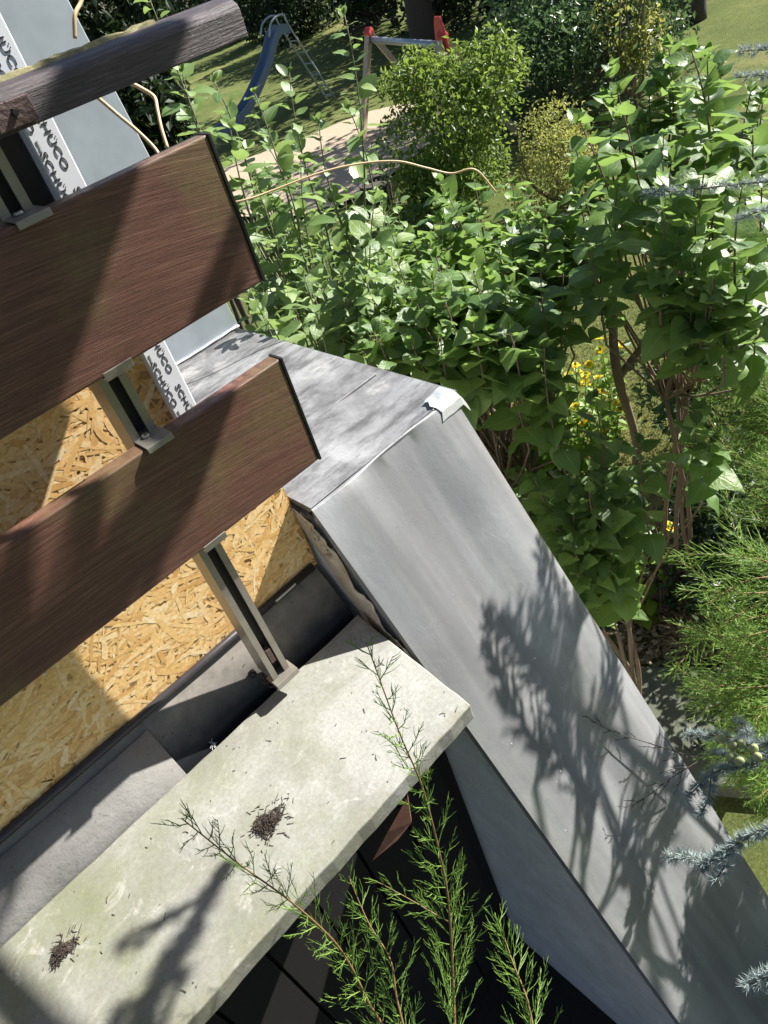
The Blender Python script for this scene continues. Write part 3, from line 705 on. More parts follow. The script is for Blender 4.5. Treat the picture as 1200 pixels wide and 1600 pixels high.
def inpoly(x, y, poly):
    c = False; j = len(poly) - 1
    for i in range(len(poly)):
        if (poly[i][1] > y) != (poly[j][1] > y) and x < (poly[j][0] - poly[i][0]) * (y - poly[i][1]) / (poly[j][1] - poly[i][1]) + poly[i][0]: c = not c
        j = i
    return c
def sample_poly(poly, r):
    xs = [p[0] for p in poly]; ys = [p[1] for p in poly]
    while True:
        x, y = r.uniform(min(xs), max(xs)), r.uniform(min(ys), max(ys))
        if inpoly(x, y, poly): return x, y
def shrub(name, label, base, polys, n, dist, size, metas, mat_stem, seed, opp=True, length=(0.4, 0.7), lean=0.35, spacing=0.055, extra=(), group=None, droop=0.35, start=0.15, limit=300, canopy=None):
    r = random.Random(seed); root = thing(name, label, 'shrub', base, group); stems = MB(); leaves = []
    tips = []
    for k in range(n):
        x, y = sample_poly(polys[k % len(polys)], r); dd = r.uniform(*dist)
        if canopy is not None:
            dv = ray(x, y); dd = min(dist[1], max(dist[0], (canopy + r.gauss(0, .07)) / dv[2] * np.linalg.norm(dv))) + r.uniform(-.05, .05)
        tips.append((at(x, y, dd), r.uniform(*length)))
    for (x, y, d_, ln) in extra: tips.append((at(x, y, d_), ln))
    base = Vector(base); hubs = []
    for T, ln in tips:
        cdir = Vector((base.x - T.x, base.y - T.y, 0)); cdir = cdir.normalized() * min(1, cdir.length) if cdir.length > 0 else cdir
        B = T + cdir * lean * ln * r.uniform(0.3, 1.2) + Vector((0, 0, -ln)) + rvec(r) * 0.12 * ln
        mid = (T + B) / 2 + rvec(r) * 0.06 * ln
        pts = bez(B, mid * 2 - (T + B) / 2, T, 8)
        shoot_leaves(pts, r, size, spacing, start, len(metas), leaves, stems, opp, droop)
        hubs.append(B)
    # main limbs: group the shoot bases and lead each group down to the ground
    r.shuffle(hubs); groups = [hubs[i::4] for i in range(min(4, len(hubs)))]
    for gph in groups:
        c_ = sum(gph, Vector()) / len(gph); hub = c_ * 0.72 + base * 0.28 + rvec(r) * 0.05
        stems.tube(spline([base + rvec(r) * 0.08 * Vector((1, 1, 0)).length, base * 0.55 + hub * 0.45 + rvec(r) * 0.10, hub], 6), 0.014, 0.009, 6)
        for B in gph:
            m_ = (hub + B) / 2 + rvec(r) * 0.05; stems.tube(bez(hub, m_, B, 5), 0.0055, 0.003, 5)
    finish_shrub(root, stems, mat_stem, leaves, metas, limit)
    return root
V_lil = variants('leaf', HEART, M_lilac); V_qui = variants('leaf', OVAL, M_quince)

# left: greyish suckers with tall upright shoots
shrub('sucker_shrub', 'grey green shrub with tall upright leafy shoots behind the planks', (1.55, 2.55, GZ),
      [[(370, 250), (620, 300), (640, 520), (560, 545), (380, 480)]], 76, (2.15, 3.3), 0.080, V_qui, M_gstem, 21, False, (0.3, 0.5), 0.3, 0.030,
      extra=[(538, 22, 2.75, 0.62), (452, 112, 2.7, 0.45), (398, 145, 2.6, 0.40), (335, 128, 2.45, 0.45), (285, 112, 2.5, 0.5), (600, 330, 2.6, .4), (228, -15, 2.6, 0.5), (498, 190, 2.7, .4), (545, 170, 2.8, .4), (420, 230, 2.5, .35), (360, 200, 2.4, .35), (470, 250, 2.5, .4), (400, 290, 2.4, .4)], start=0.1, canopy=-.84)
# centre: lilac in front of the far lawn
shrub('lilac_shrub', 'lilac with large pointed leaves growing right beside the zinc wall top', (1.75, 1.55, GZ),
      [[(600, 300), (740, 270), (900, 300), (890, 470), (770, 530), (690, 570), (560, 545), (570, 420)]], 96, (2.0, 3.1), 0.090, V_lil, M_bark, 22, True, (0.22, 0.36), 0.3, 0.052, extra=[(690, 460, 2.0, .4), (770, 520, 2.0, .4), (650, 470, 2.05, .35), (735, 410, 2.1, .4), (850, 540, 2.0, .4)], canopy=-.93)
# right: taller lilac with bare forked trunk
tall_lilac = shrub('lilac_shrub', 'tall dark lilac with a bare forked brown trunk below its crown', (2.75, 1.45, GZ),
      [[(880, 200), (930, 90), (1080, 60), (1200, 120), (1240, 440), (1130, 480), (960, 420), (890, 350)]], 52, (2.05, 2.9), 0.088, V_lil, M_bark, 23, True, (0.22, 0.34), 0.35, 0.055, extra=[(1080, 78, 2.1, .5), (965, 145, 2.1, .5), (1105, 90, 2.2, .4), (905, 190, 2.15, .5), (1180, 450, 2.4, .3), (1185, 500, 2.3, .3)], canopy=-.78)
# low lilac below it
shrub('lilac_shrub', 'low lilac sprawling along the sunny edge of the zinc slope', (1.75, 1.1, GZ),
      [[(770, 740), (880, 750), (985, 730), (990, 780), (930, 880), (985, 960), (900, 900), (820, 760)], [(800, 720), (960, 720), (960, 900), (900, 880)]], 50, (2.2, 2.9), 0.086, V_lil, M_bark, 24, True, (0.2, 0.34), 0.3, 0.06, extra=[(1090, 640, 2.3, .3), (1000, 690, 2.3, .4), (1110, 690, 2.35, .3), (930, 620, 2.3, .3), (860, 560, 2.1, .35)])
# the forked trunk that shows between the two
tr = tall_lilac
B = ground(985, 760); F_ = at(966, 590, 2.75); m = MB()
m.tube(spline([B, B * 0.5 + F_ * 0.5 + Vector((0.05, -.03, 0)), F_, at(958, 500, 2.7), at(962, 420, 2.65), at(975, 330, 2.6)], 8), 0.022, 0.009, 8)
child(m.build('trunk', M_bark, None, True), tr)
m = MB(); m.tube(spline([F_, at(1000, 545, 2.75), at(1045, 480, 2.75), at(1075, 400, 2.7)], 8), 0.015, 0.006, 7); child(m.build('limb', M_bark, None, True), tr)
m = MB(); m.tube(spline([at(975, 770, 2.9), at(930, 790, 2.5), at(955, 765, 2.45), at(985, 752, 2.42)], 6), 0.010, 0.008, 7); child(m.build('cut_stub', M_bark, None, True), tr)

# ------------------------------------------------------------------ leafy masses farther off
def leaf_cloud(mb, center, radii, n, size, r, lobes=9, oval=0.5, hollow=0.55, floor=None):
    C_ = Vector(center); L = []
    for k in range(lobes):
        v = rvec(r); q = Vector((v.x * radii[0] * 0.62, v.y * radii[1] * 0.62, v.z * radii[2] * 0.62)); L.append((q, r.uniform(0.32, 0.6)))
    L.append((Vector((0, 0, 0)), 0.75))
    V = []; F = []; b = len(mb.v)
    for k in range(n):
        q, sc = r.choice(L); v = rvec(r) * (hollow + (1 - hollow) * r.random() ** 0.6) * sc * r.uniform(0.85, 1.12)
        p = C_ + q + Vector((v.x * radii[0], v.y * radii[1], v.z * radii[2]))
        if floor is not None and p.z < floor: continue
        d = (rvec(r) + v * 0.8 + Vector((0, 0, -0.15))).normalized(); n_ = (rvec(r) * 0.8 + Vector((0, 0, 0.8))); x = d.cross(n_)
        if x.length < 1e-3: continue
        x.normalize(); z = x.cross(d); s_ = size * r.uniform(0.6, 1.3); w = s_ * oval
        i = len(mb.v)
        mb.v.extend([tuple(p), tuple(p + d * s_ * .45 + x * w * .5 + z * w * .18), tuple(p + d * s_), tuple(p + d * s_ * .45 - x * w * .5 + z * w * .18)])
        mb.f.append((i, i + 1, i + 2)); mb.f.append((i, i + 2, i + 3))
def bush(name, label, base, clouds, mat, seed, cat='shrub', group=None, trunk=0.03, stems=6, bark=None, height=1.0):
    r = random.Random(seed); root = thing(name, label, cat, base, group); B = Vector(base); m = MB()
    for (c_, rad, n, sz) in clouds: leaf_cloud(m, c_, rad, n, sz, r, floor=B.z + 0.02)
    o = child(m.build('crown', mat), root); o['kind'] = 'stuff'
    t = MB()
    for k in range(stems):
        c_, rad, n, sz = clouds[k % len(clouds)]; T = Vector(c_) + Vector((r.uniform(-.6, .6) * rad[0], r.uniform(-.6, .6) * rad[1], r.uniform(.0, .6) * rad[2]))
        t.tube(spline([B + Vector((r.uniform(-1, 1), r.uniform(-1, 1), 0)) * 0.1, (B + T) / 2 + rvec(r) * 0.12, T], 5), trunk, trunk * 0.3, 6)
    child(t.build('trunk', bark or M_bark, None, True), root)
    return root
def mid(px, py, dist_h):                                # point on the ray at a horizontal distance
    d = ray(px, py); return Vector(d * (dist_h / math.hypot(d[0], d[1])))
gb = ground(690, 335)
dh = math.hypot(gb.x, gb.y) + 0.4
c1 = mid(705, 215, dh); bush('hazel_bush', 'sunlit round green hazel bush beside the wooden swing', (c1.x, c1.y, GZ),
     [(c1, (1.05, 1.05, 0.95), 6500, 0.085), (mid(650, 130, dh), (.55, .55, .45), 1500, 0.08), (mid(760, 110, dh), (.6, .6, .45), 1500, 0.08), (mid(700, 300, dh - .3), (1.0, 0.9, 0.5), 2200, 0.085)], M_hazel, 31, stems=12)
gb = ground(890, 200); dh = math.hypot(gb.x, gb.y) + 0.8
c1 = mid(890, 90, dh); bush('dense_bush', 'big dense dark green bush standing behind the hazel', (c1.x, c1.y, GZ),
     [(c1, (1.9, 1.9, 1.35), 9000, 0.10), (mid(820, 60, dh), (1.0, 1.0, 1.0), 2500, 0.10), (mid(960, 30, dh), (1.1, 1.1, 1.0), 2500, 0.10)], M_bigl, 32, stems=10)
c2 = mid(985, 25, dh - 1.2); bush('yellowing_bush', 'loose yellowing twigs at the edge of the big dark bush', (c2.x, c2.y, GZ), [(c2, (0.55, 0.55, 0.9), 1300, 0.08)], M_yell, 33, stems=5)
gb = ground(860, 330); dh = math.hypot(gb.x, gb.y)
c1 = mid(872, 240, dh); bush('golden_shrub', 'small golden green shrub in front of the big dark bush', (c1.x, c1.y, GZ), [(c1, (0.62, 0.62, 0.55), 4200, 0.05), (mid(860, 300, dh), (0.6, 0.6, 0.5), 2000, 0.05)], M_yell, 34, stems=9)
# dark hedge closing the garden: separate plants in a row
for k, (px, py) in enumerate(((215, 78), (270, 75), (325, 70), (380, 62), (435, 58), (495, 55), (555, 50), (615, 46), (690, 40), (770, 30), (860, 14), (950, -6), (1050, -30), (1160, -55))):
    g0 = ground(px, py); c1 = Vector((g0.x, g0.y, GZ + max(0, (g0.x - 14 - 0.2 * g0.y) * 0.05)))
    bush('hedge_shrub', 'tall dark evergreen hedge shrub closing the far side of the lawn', c1, [(c1 + Vector((0, 0, 1.9)), (2.0, 2.0, 2.6), 4200, 0.26)], M_hedge, 60 + k, group='hedge shrubs closing the garden', stems=5, trunk=0.05, bark=M_dbark)
c1 = mid(215, 100, 6.2)
bush('dark_conifer', 'dark drooping evergreen behind the handrail and cladding', (c1.x, c1.y, GZ), [(mid(225, 150, 6.2), (0.34, 0.34, 0.40), 1800, 0.09), (mid(170, 20, 6.4), (0.45, 0.45, 0.75), 1900, 0.10), (mid(200, 260, 6.2), (.5, .5, .8), 1500, .1)], M_hedge, 71, cat='tree', stems=4, bark=M_dbark)

# garden trees with visible trunks; their crowns shade the lawn
def tree(label, base, h, crown, n, mat, seed, lean=(0, 0), r0=0.28):
    r = random.Random(seed); root = thing('garden_tree', label, 'tree', base); B = Vector(base); T = B + Vector((lean[0], lean[1], h)); t = MB()
    t.tube(spline([B - Vector((0, 0, .2)), B + Vector((lean[0] * .2, lean[1] * .2, h * .4)), T], 6), r0, r0 * 0.6, 12)
    for k in range(7):
        v = rvec(r); v.z = abs(v.z) * 0.6 + 0.2; E = T + Vector((v.x * crown[0] * .7, v.y * crown[1] * .7, v.z * crown[2]))
        t.tube(bez(T - Vector((0, 0, 0.3 * r.random())), (T + E) / 2 + Vector((0, 0, .4)), E, 6), r0 * .4, 0.03, 6)
    child(t.build('trunk', M_dbark, None, True), root)
    m = MB(); leaf_cloud(m, T + Vector((0, 0, crown[2] * 0.75)), crown, n, 0.28, r, lobes=14)
    o = child(m.build('crown', mat), root); o['kind'] = 'stuff'
b = ground(667, 82); tree('tall tree with a thick dark trunk behind the swing', b, 3.6, (4.0, 4.0, 2.8), 5200, M_hedge, 81, r0=0.42)
b = ground(1085, 36); b.z += 0.2; tree('slim dark tree trunk on the sunlit slope behind the lilac', b, 3.2, (3.2, 3.2, 2.4), 4200, M_hedge, 82, r0=0.24)

# ------------------------------------------------------------------ playground: slide, swing, pot, bench
G1 = ground(512, 162); G2 = ground(372, 222)
dirv = (G2 - G1); dirv.z = 0; Ls = 2.9; dirv.normalize(); side = Vector((-dirv.y, dirv.x, 0))
slide = thing('playground_slide', 'blue slide with a steel ladder on the far lawn', 'slide', G1)
H = 1.72; P0_ = G1 + dirv * 0.55 + Vector((0, 0, H))
pts = [P0_, P0_ + dirv * 0.30, P0_ + dirv * 0.8 - Vector((0, 0, .55)), P0_ + dirv * 1.5 - Vector((0, 0, 1.12)), P0_ + dirv * 2.1 - Vector((0, 0, 1.38)), P0_ + dirv * 2.7 - Vector((0, 0, 1.45))]
pts = spline(pts, 5); m = MB(); vs = []
sec = [(-0.27, 0.17), (-0.25, 0.17), (-0.23, 0.0), (0.23, 0.0), (0.25, 0.17), (0.27, 0.17), (0.25, -0.03), (-0.25, -0.03)]
for p in pts:
    for (a, b) in sec: vs.append(p + side * a + Vector((0, 0, b)))
m.add(vs, [(i * 8 + j, i * 8 + (j + 1) % 8, (i + 1) * 8 + (j + 1) % 8, (i + 1) * 8 + j) for i in range(len(pts) - 1) for j in range(8)])
child(m.build('chute', M_blue), slide)
for s_ in (-1, 1):
    m = MB(); f_ = G1 + side * 0.24 * s_ - dirv * 0.15; t_ = P0_ + side * 0.24 * s_ - dirv * 0.05
    m.tube(spline([f_, t_, t_ + Vector((0, 0, .36)) + dirv * .12, t_ + Vector((0, 0, .30)) + dirv * .45, t_ + dirv * .6 + Vector((0, 0, .05))], 5), 0.024, 0.024, 7); child(m.build('ladder_rail', M_steel, None, True), slide)
    m = MB(); m.tube([P0_ + dirv * 1.5 + side * .22 * s_ - Vector((0, 0, 1.14)), Vector((P0_.x, P0_.y, GZ)) + dirv * 1.5 + side * .22 * s_], 0.022, 0.022, 6); child(m.build('support_leg', M_steel), slide)
for k in range(6):
    u = (k + 0.6) / 6.4; a = (G1 - dirv * .15).lerp(P0_ - dirv * .05, u); m = MB(); m.tube([a - side * .24, a + side * .24], 0.018, 0.018, 6); child(m.build('rung', M_steel), slide)
# swing frame
sw = thing('swing_frame', 'timber swing frame with red caps and a steel crossbeam on the sand', 'swing', ground(565, 234))
F1 = ground(565, 234); d0 = math.hypot(F1.x, F1.y) + 0.75; A1 = mid(577, 52, d0)
uu = Vector((A1.x - F1.x, A1.y - F1.y, 0)); 
beam = Vector((uu.y, -uu.x, 0)).normalized(); beam = (beam * 0.93 + uu.normalized() * 0.37).normalized()
F2 = Vector((A1.x, A1.y, GZ)) + (uu.normalized() * 0.62 + beam * 0.62)
A2 = hit(704, 60, 2, A1.z)
beam = (A2 - A1).normalized(); BL = min(3.2, (A2 - A1).length)
for i, off_ in enumerate((Vector((0, 0, 0)), beam * BL)):
    for f_ in (F1, F2):
        m = MB(); m.bar(f_ + off_ - Vector((0, 0, .05)), A1 + off_ + Vector((0, 0, .04)), 0.10); child(m.build('leg', M_pole), sw)
    m = MB(); c_ = A1 + off_; m.prism([(-.08, -.06), (.08, -.06), (.09, .02), (.0, .11), (-.09, .02)], 1, -.07, .07); o = m.build('cap', M_red, None, False, 0.02); child(o, sw); o.location = c_
    o.rotation_euler = (0, 0, math.atan2(uu.y, uu.x))
m = MB(); m.tube([A1 - Vector((0, 0, .10)), A1 + beam * BL - Vector((0, 0, .10))], 0.055, 0.055, 10); child(m.build('crossbeam', M_steel, None, True), sw)
m = MB(); c_ = A1 + beam * (BL - 0.05)
m.prism([(-.16, -.45), (.16, -.45), (.2, -.1), (.15, .15), (.09, .28), (-.09, .28), (-.15, .15), (-.2, -.1)], 1, -.02, .02); o = m.build('red_panel', M_red, None, False, 0.008); child(o, sw); o.location = c_; o.rotation_euler = (0, 0, math.atan2(beam.y, beam.x))
pt = ground(597, 325); m = MB(); pot = thing('plant_pot', 'dark ribbed pot standing in the shade of the hazel bush', 'pot', pt)
for k in range(20):
    a = 2 * math.pi * k / 20; rr = 0.20; q = pt + Vector((math.cos(a) * rr, math.sin(a) * rr, 0)); m.bar(q, pt + Vector((math.cos(a) * rr * 1.2, math.sin(a) * rr * 1.2, .38)), 0.045, 0.03)
m.tube([pt + Vector((0, 0, .02)), pt + Vector((0, 0, .34))], .19, .22, 16); child(m.build('body', M_pot), pot)
m = MB(); m.tube([pt + Vector((math.cos(a * .3307) * .245, math.sin(a * .3307) * .245, .38)) for a in range(20)], 0.02, 0.02, 5); child(m.build('rim', M_pot), pot)
bq = ground(590, 62); bn = thing('garden_bench', 'dark wooden bench in the shade in front of the hedge', 'bench', bq)
ax = Vector((.75, -.6, 0)).normalized(); ay = Vector((-ax.y, ax.x, 0)); BM = Matrix(((ax.x, ay.x, 0, bq.x), (ax.y, ay.y, 0, bq.y), (0, 0, 1, bq.z), (0, 0, 0, 1)))
for k in range(3):
    m = MB(); m.box(-.9, .9, -.2 + .14 * k, -.08 + .14 * k, .43, .46, BM); child(m.build('seat_slat', M_dbark), bn)
for k in range(2):
    m = MB(); m.box(-.9, .9, .24, .27, .60 + .16 * k, .72 + .16 * k, BM); child(m.build('back_slat', M_dbark), bn)
for sx in (-.75, .75):
    for sy in (-.18, .22):
        m = MB(); m.box(sx - .04, sx + .04, sy - .04, sy + .04, 0, .85 if sy > 0 else .43, BM); child(m.build('leg', M_dbark), bn)

# ------------------------------------------------------------------ low stake edging, flowers, dry grass, litter
ed = thing('stake_edging', 'low edging of thin dark stakes at the flower bed', 'fence', ground(985, 985))
e0, e1 = ground(950, 975), ground(1052, 962); r = random.Random(5)
for k in range(17):
    q = e0.lerp(e1, k / 16) + Vector((r.uniform(-.01, .01), r.uniform(-.01, .01), 0)); m = MB(); hh = .34 + .05 * r.random()
    m.tube([q - Vector((0, 0, .05)), q + Vector((r.uniform(-.01, .01), r.uniform(-.01, .01), hh)), q + Vector((0, 0, hh + .02))], .014, .010, 6); child(m.build('stake', M_dbark), ed)
r = random.Random(6)
flower_spots = [(745, 600), (760, 660), (800, 690), (835, 660), (850, 680), (870, 690), (890, 640), (905, 700), (945, 690), (965, 640), (950, 715), (845, 640), (780, 720), (1010, 925), (905, 670), (865, 650), (720, 640), (815, 650)]
V_fl = variants('leaf', OVAL, M_flgreen)
fp_mesh = leaf_mesh('petal', [(0, .12), (.4, .32), (.8, .36), (1, .18)], .1, .1, M_petal)
for k, (px, py) in enumerate(flower_spots):
    b = ground(px, py + 45); root = thing('yellow_flower', 'bright yellow flower plant in the bed behind the lilac leaves', 'flower', b, 'yellow flower plants behind the lilac')
    st_ = MB(); lv = []; heads = []
    for q in range(4):
        T = b + Vector((r.uniform(-.16, .16), r.uniform(-.16, .16), r.uniform(.5, .85))); pts = bez(b, (b + T) / 2 + rvec(r) * .04, T, 5)
        shoot_leaves(pts, r, 0.075, 0.07, 0.1, len(V_fl), lv, st_, True, 0.3, (0.005, 0.003)); heads.append(T)
    child(st_.build('stems', M_flgreen, None, True), root)
    V = MB()
    for mtx, kk in lv:
        me = V_fl[kk]; V.add([mtx @ v.co for v in me.vertices], [tuple(p.vertices) for p in me.polygons])
    o = child(V.build('foliage', M_flgreen, None, True), root); o['kind'] = 'stuff'
    for T in heads:
        P_ = MB(); nrm = (Vector((0, 0, 1)) + rvec(r) * .5).normalized(); o1 = nrm.orthogonal().normalized(); o2 = nrm.cross(o1)
        for a in range(14):
            an = a * 2.4; d = o1 * math.cos(an) + o2 * math.sin(an) + nrm * (.2 + .05 * a); mtx = leaf_matrix(T, d, nrm, 0.038 * (1 - .03 * a)); P_.add([mtx @ v.co for v in fp_mesh.vertices], [tuple(p.vertices) for p in fp_mesh.polygons])
        child(P_.build('bloom', M_petal), root)

def blades(name, label, poly, n, h, w, mat, seed, z=GZ, cat='grass', spread=0.6):
    r = random.Random(seed); m = MB()
    for k in range(n):
        x, y = sample_poly(poly, r); p = hit(x, y, 2, z); hh = h * r.uniform(.5, 1.2); d = (Vector((0, 0, 1)) + rvec(r) * spread).normalized()
        s_ = d.cross(rvec(r)).normalized() * w; e = p + d * hh * .6; t = e + (d + Vector((0, 0, -.5)) + rvec(r) * .3).normalized() * hh * .5
        i = len(m.v); m.v.extend([tuple(p - s_), tuple(p + s_), tuple(e + s_ * .7), tuple(e - s_ * .7), tuple(t)]); m.f.extend([(i, i + 1, i + 2, i + 3), (i + 3, i + 2, i + 4)])
    return tag(m.build(name, mat), label, cat, kind='stuff')
blades('lawn_grass', 'short green and straw coloured lawn grass beyond the shrubs', [(560, 540), (1210, 250), (1210, 900), (960, 940), (760, 760)], 26000, 0.07, 0.004, M_grass, 91, GZ + 0.0)
blades('dry_grass', 'tuft of pale dry grass beside the stake edging', [(985, 790), (1060, 770), (1080, 860), (1000, 905)], 3800, 0.30, 0.004, M_dry, 92, cat='grass')
blades('dry_clippings', 'heap of pale dry clippings below the tamarisk', [(1040, 900), (1130, 930), (1150, 1010), (1060, 1020)], 3000, 0.12, 0.009, M_litter, 93, GZ + .05, 'clippings', 1.3)
lm = MB(); r = random.Random(94)
for k in range(2600):
    x, y = sample_poly([(900, 800), (1090, 780), (1180, 1020), (1000, 1050), (940, 960)], r); p = hit(x, y, 2, GZ + .012 + .03 * r.random()); d = rvec(r); d.z *= .35; d.normalize(); s_ = d.cross(Vector((0, 0, 1)) + rvec(r) * .4).normalized(); l = r.uniform(.02, .05)
    lm.add([p, p + d * l * .5 + s_ * l * .3, p + d * l, p + d * l * .5 - s_ * l * .3], [(0, 1, 2, 3)])
tag(lm.build('leaf_litter', M_litter), 'brown leaf litter on the bed by the stakes', 'litter', kind='stuff')
c1 = ground(1175, 960); c1.z += .45
bush('ivy_bush', 'dark ivy clump in shade below the tamarisk', (c1.x + .1, c1.y - .1, GZ), [(c1, (.55, .55, .6), 3200, .06), (mid(1170, 800, 3.3), (.5, .4, .5), 2000, .06), (mid(1230, 1060, 2.6), (.5, .5, .4), 1500, .06)], M_ivy, 95, stems=5)
c1 = mid(1185, 470, 4.4)
bush('ivy_bush', 'dark leafy bush behind the tall lilac at the lawn edge', (c1.x, c1.y, GZ), [(c1, (.6, .6, .5), 2600, .07), (Vector((c1.x, c1.y, GZ + .7)), (.7, .7, .7), 2600, .07)], M_bigl, 96, stems=6)

# ------------------------------------------------------------------ tamarisk
def sprig(stem, twig, pts, r, r0, L, n, near=True, tl=0.03, bare=0.0, twig_r=0.0009):
    pts = spline(pts, 6) if len(pts) > 2 else pts
    stem.tube(pts, r0, r0 * 0.25, 6 if near else 4)
    N_ = len(pts)
    for k in range(n):
        u = bare + (1 - bare) * (k + r.random() * .8) / n; f = u * (N_ - 1); i = min(N_ - 2, int(f)); p = pts[i].lerp(pts[i + 1], f - i); t = (pts[i + 1] - pts[i]).normalized()
        o = t.orthogonal().normalized(); b = t.cross(o); a = k * 2.4 + r.gauss(0, .4); s_ = o * math.cos(a) + b * math.sin(a)
        ln = L * (0.25 + 0.75 * (1 - u) ** 0.8) * r.uniform(.55, 1.15)
        d0 = (t * r.uniform(.75, 1.1) + s_ * .8).normalized(); d1 = (d0 + t * .5 + rvec(r) * .18).normalized()
        q = [p, p + d0 * ln * .4, p + d0 * ln * .4 + d1 * ln * .6]
        twig.tube(q, twig_r * 1.1, twig_r * .5, 3, False)
        m = max(3, int(ln / (0.0065 if near else 0.011)))
        for j in range(m):
            v = .12 + .88 * (j + r.random()) / m
            if v < .4: pp = q[0].lerp(q[1], v / .4); dd = d0
            else: pp = q[1].lerp(q[2], (v - .4) / .6); dd = d1
            o2 = dd.orthogonal().normalized(); b2_ = dd.cross(o2); a2 = r.uniform(0, 6.28); s2 = o2 * math.cos(a2) + b2_ * math.sin(a2)
            l2 = tl * r.uniform(.35, 1.1) * (1 - .55 * v) ; e = (dd * .95 + s2 * .55).normalized()
            if near:
                twig.tube([pp, pp + e * l2 * .55, pp + (e + dd * .25).normalized() * l2], twig_r * .85, twig_r * .3, 3, False)
            else:
                twig.needle(pp, e * l2, twig_r, e.cross(rvec(r)).normalized())
def branch(root, pts, r, r0, L, n, near=True, tl=0.03, bare=0.0, stem_mat=None, twig_mat=None, twig_r=0.0009):
    s_ = MB(); t_ = MB(); sprig(s_, t_, pts, r, r0, L, n, near, tl, bare, twig_r)
    o = child(s_.build('branch', stem_mat or M_twig, None, True), root)
    w = t_.build('twiglets', twig_mat or M_tam); w.parent = o; w.matrix_parent_inverse = Matrix.Identity(4); w['kind'] = 'stuff'
r = random.Random(101)
bt = Vector((0.30, 0.34, -2.75))
tam = thing('tamarisk', 'young tamarisk reaching up from the dark over the front edge of the slab', 'shrub', bt)
def px(*a): return [at(*q) for q in a]
k1 = px((712, 1640, 1.52), (708, 1535, 1.46), (703, 1437, 1.36), (694, 1367, 1.28), (662, 1237, 1.12), (624, 1145, 1.0), (572, 1003, .86))
branch(tam, k1, r, .0028, .125, 84, True, .032, 0, None, None, .0008)
k2 = px((660, 1680, 1.5), (586, 1584, 1.42), (553, 1519, 1.30), (521, 1470, 1.20), (456, 1410, 1.06), (375, 1351, .92), (284, 1279, .80))
branch(tam, k2, r, .0026, .115, 76, True, .028, 0, None, None, .0007)
branch(tam, px((700, 1440, 1.40), (640, 1405, 1.38), (585, 1375, 1.36)), r, .0012, .06, 16, True, .026)
branch(tam, px((840, 1660, 1.55), (826, 1570, 1.52), (800, 1500, 1.5), (780, 1440, 1.5)), r, .0024, .11, 30, True, .036)
branch(tam, px((640, 1640, 1.45), (620, 1560, 1.4), (610, 1500, 1.37), (575, 1440, 1.35), (545, 1370, 1.33)), r, .0022, .09, 30, True, .034)
base_s = MB()
for q in (k1[0], k2[0], at(840, 1660, 1.55), at(640, 1640, 1.45)):
    base_s.tube(spline([bt, bt.lerp(q, .5) + Vector((0.02, -.03, .05)), q], 6), .008, .0034, 6)
child(base_s.build('stems', M_twig, None, True), tam)
# dark bare twig ends lying over the slab and the zinc
dt = thing('bare_twig', 'thin dark bare twigs lying over the zinc slope beside the cedar', 'twig', at(1085, 1180, 1.98))
r = random.Random(102)
branch(dt, px((1090, 1185, 1.99), (1010, 1160, 1.90), (950, 1140, 1.84), (905, 1112, 1.80)), r, .0015, .06, 14, True, .014, 0, M_dtwig, M_dtwig)
branch(dt, px((1090, 1190, 1.99), (1050, 1215, 1.95), (1010, 1245, 1.90), (975, 1262, 1.87)), r, .0016, .07, 16, True, .014, 0, M_dtwig, M_dtwig)

# right: big tamarisk behind the wing wall
r = random.Random(103); bR = Vector((2.35, 0.75, GZ))
tamR = thing('tamarisk', 'large feathery bright green tamarisk filling the space behind the zinc slope', 'shrub', bR)
hubs = [at(1250, 640, 3.3), at(1255, 760, 3.0), at(1270, 900, 2.5), at(1270, 1060, 2.5), at(1250, 1180, 2.6), at(1210, 1010, 2.8)]
sm_ = MB()
for h in hubs: sm_.tube(spline([bR, bR.lerp(h, .5) + rvec(r) * .1, h], 6), .02, .008, 6)
child(sm_.build('stems', M_bark, None, True), tamR)
polyA = [(1060, 500), (1200, 440), (1220, 720), (1120, 760), (1050, 700)]
polyB = [(960, 960), (1060, 840), (1190, 860), (1200, 1100), (1100, 1130), (1000, 1060)]
polyC = [(1060, 700), (1200, 700), (1200, 830), (1080, 800)]
polyD = [(1070, 1080), (1200, 1100), (1200, 1300), (1140, 1270)]
for k in range(88):
    P_ = (polyA, polyB, polyA, polyB, polyC, polyD, polyD)[k % 7]; x, y = sample_poly(P_, r); dd = r.uniform(2.75, 3.35) if P_ in (polyA, polyC) else r.uniform(2.15, 2.75); T = at(x, y, dd)
    h = min(hubs, key=lambda q: (q - T).length + r.uniform(0, .35)); m_ = h.lerp(T, .5) + rvec(r) * .07 + Vector((0, 0, -.04))
    branch(tamR, [h, m_, T], r, .0036, .15, int(34 + 40 * (T - h).length), False, .040, .15, M_twig, M_tam, .0013)
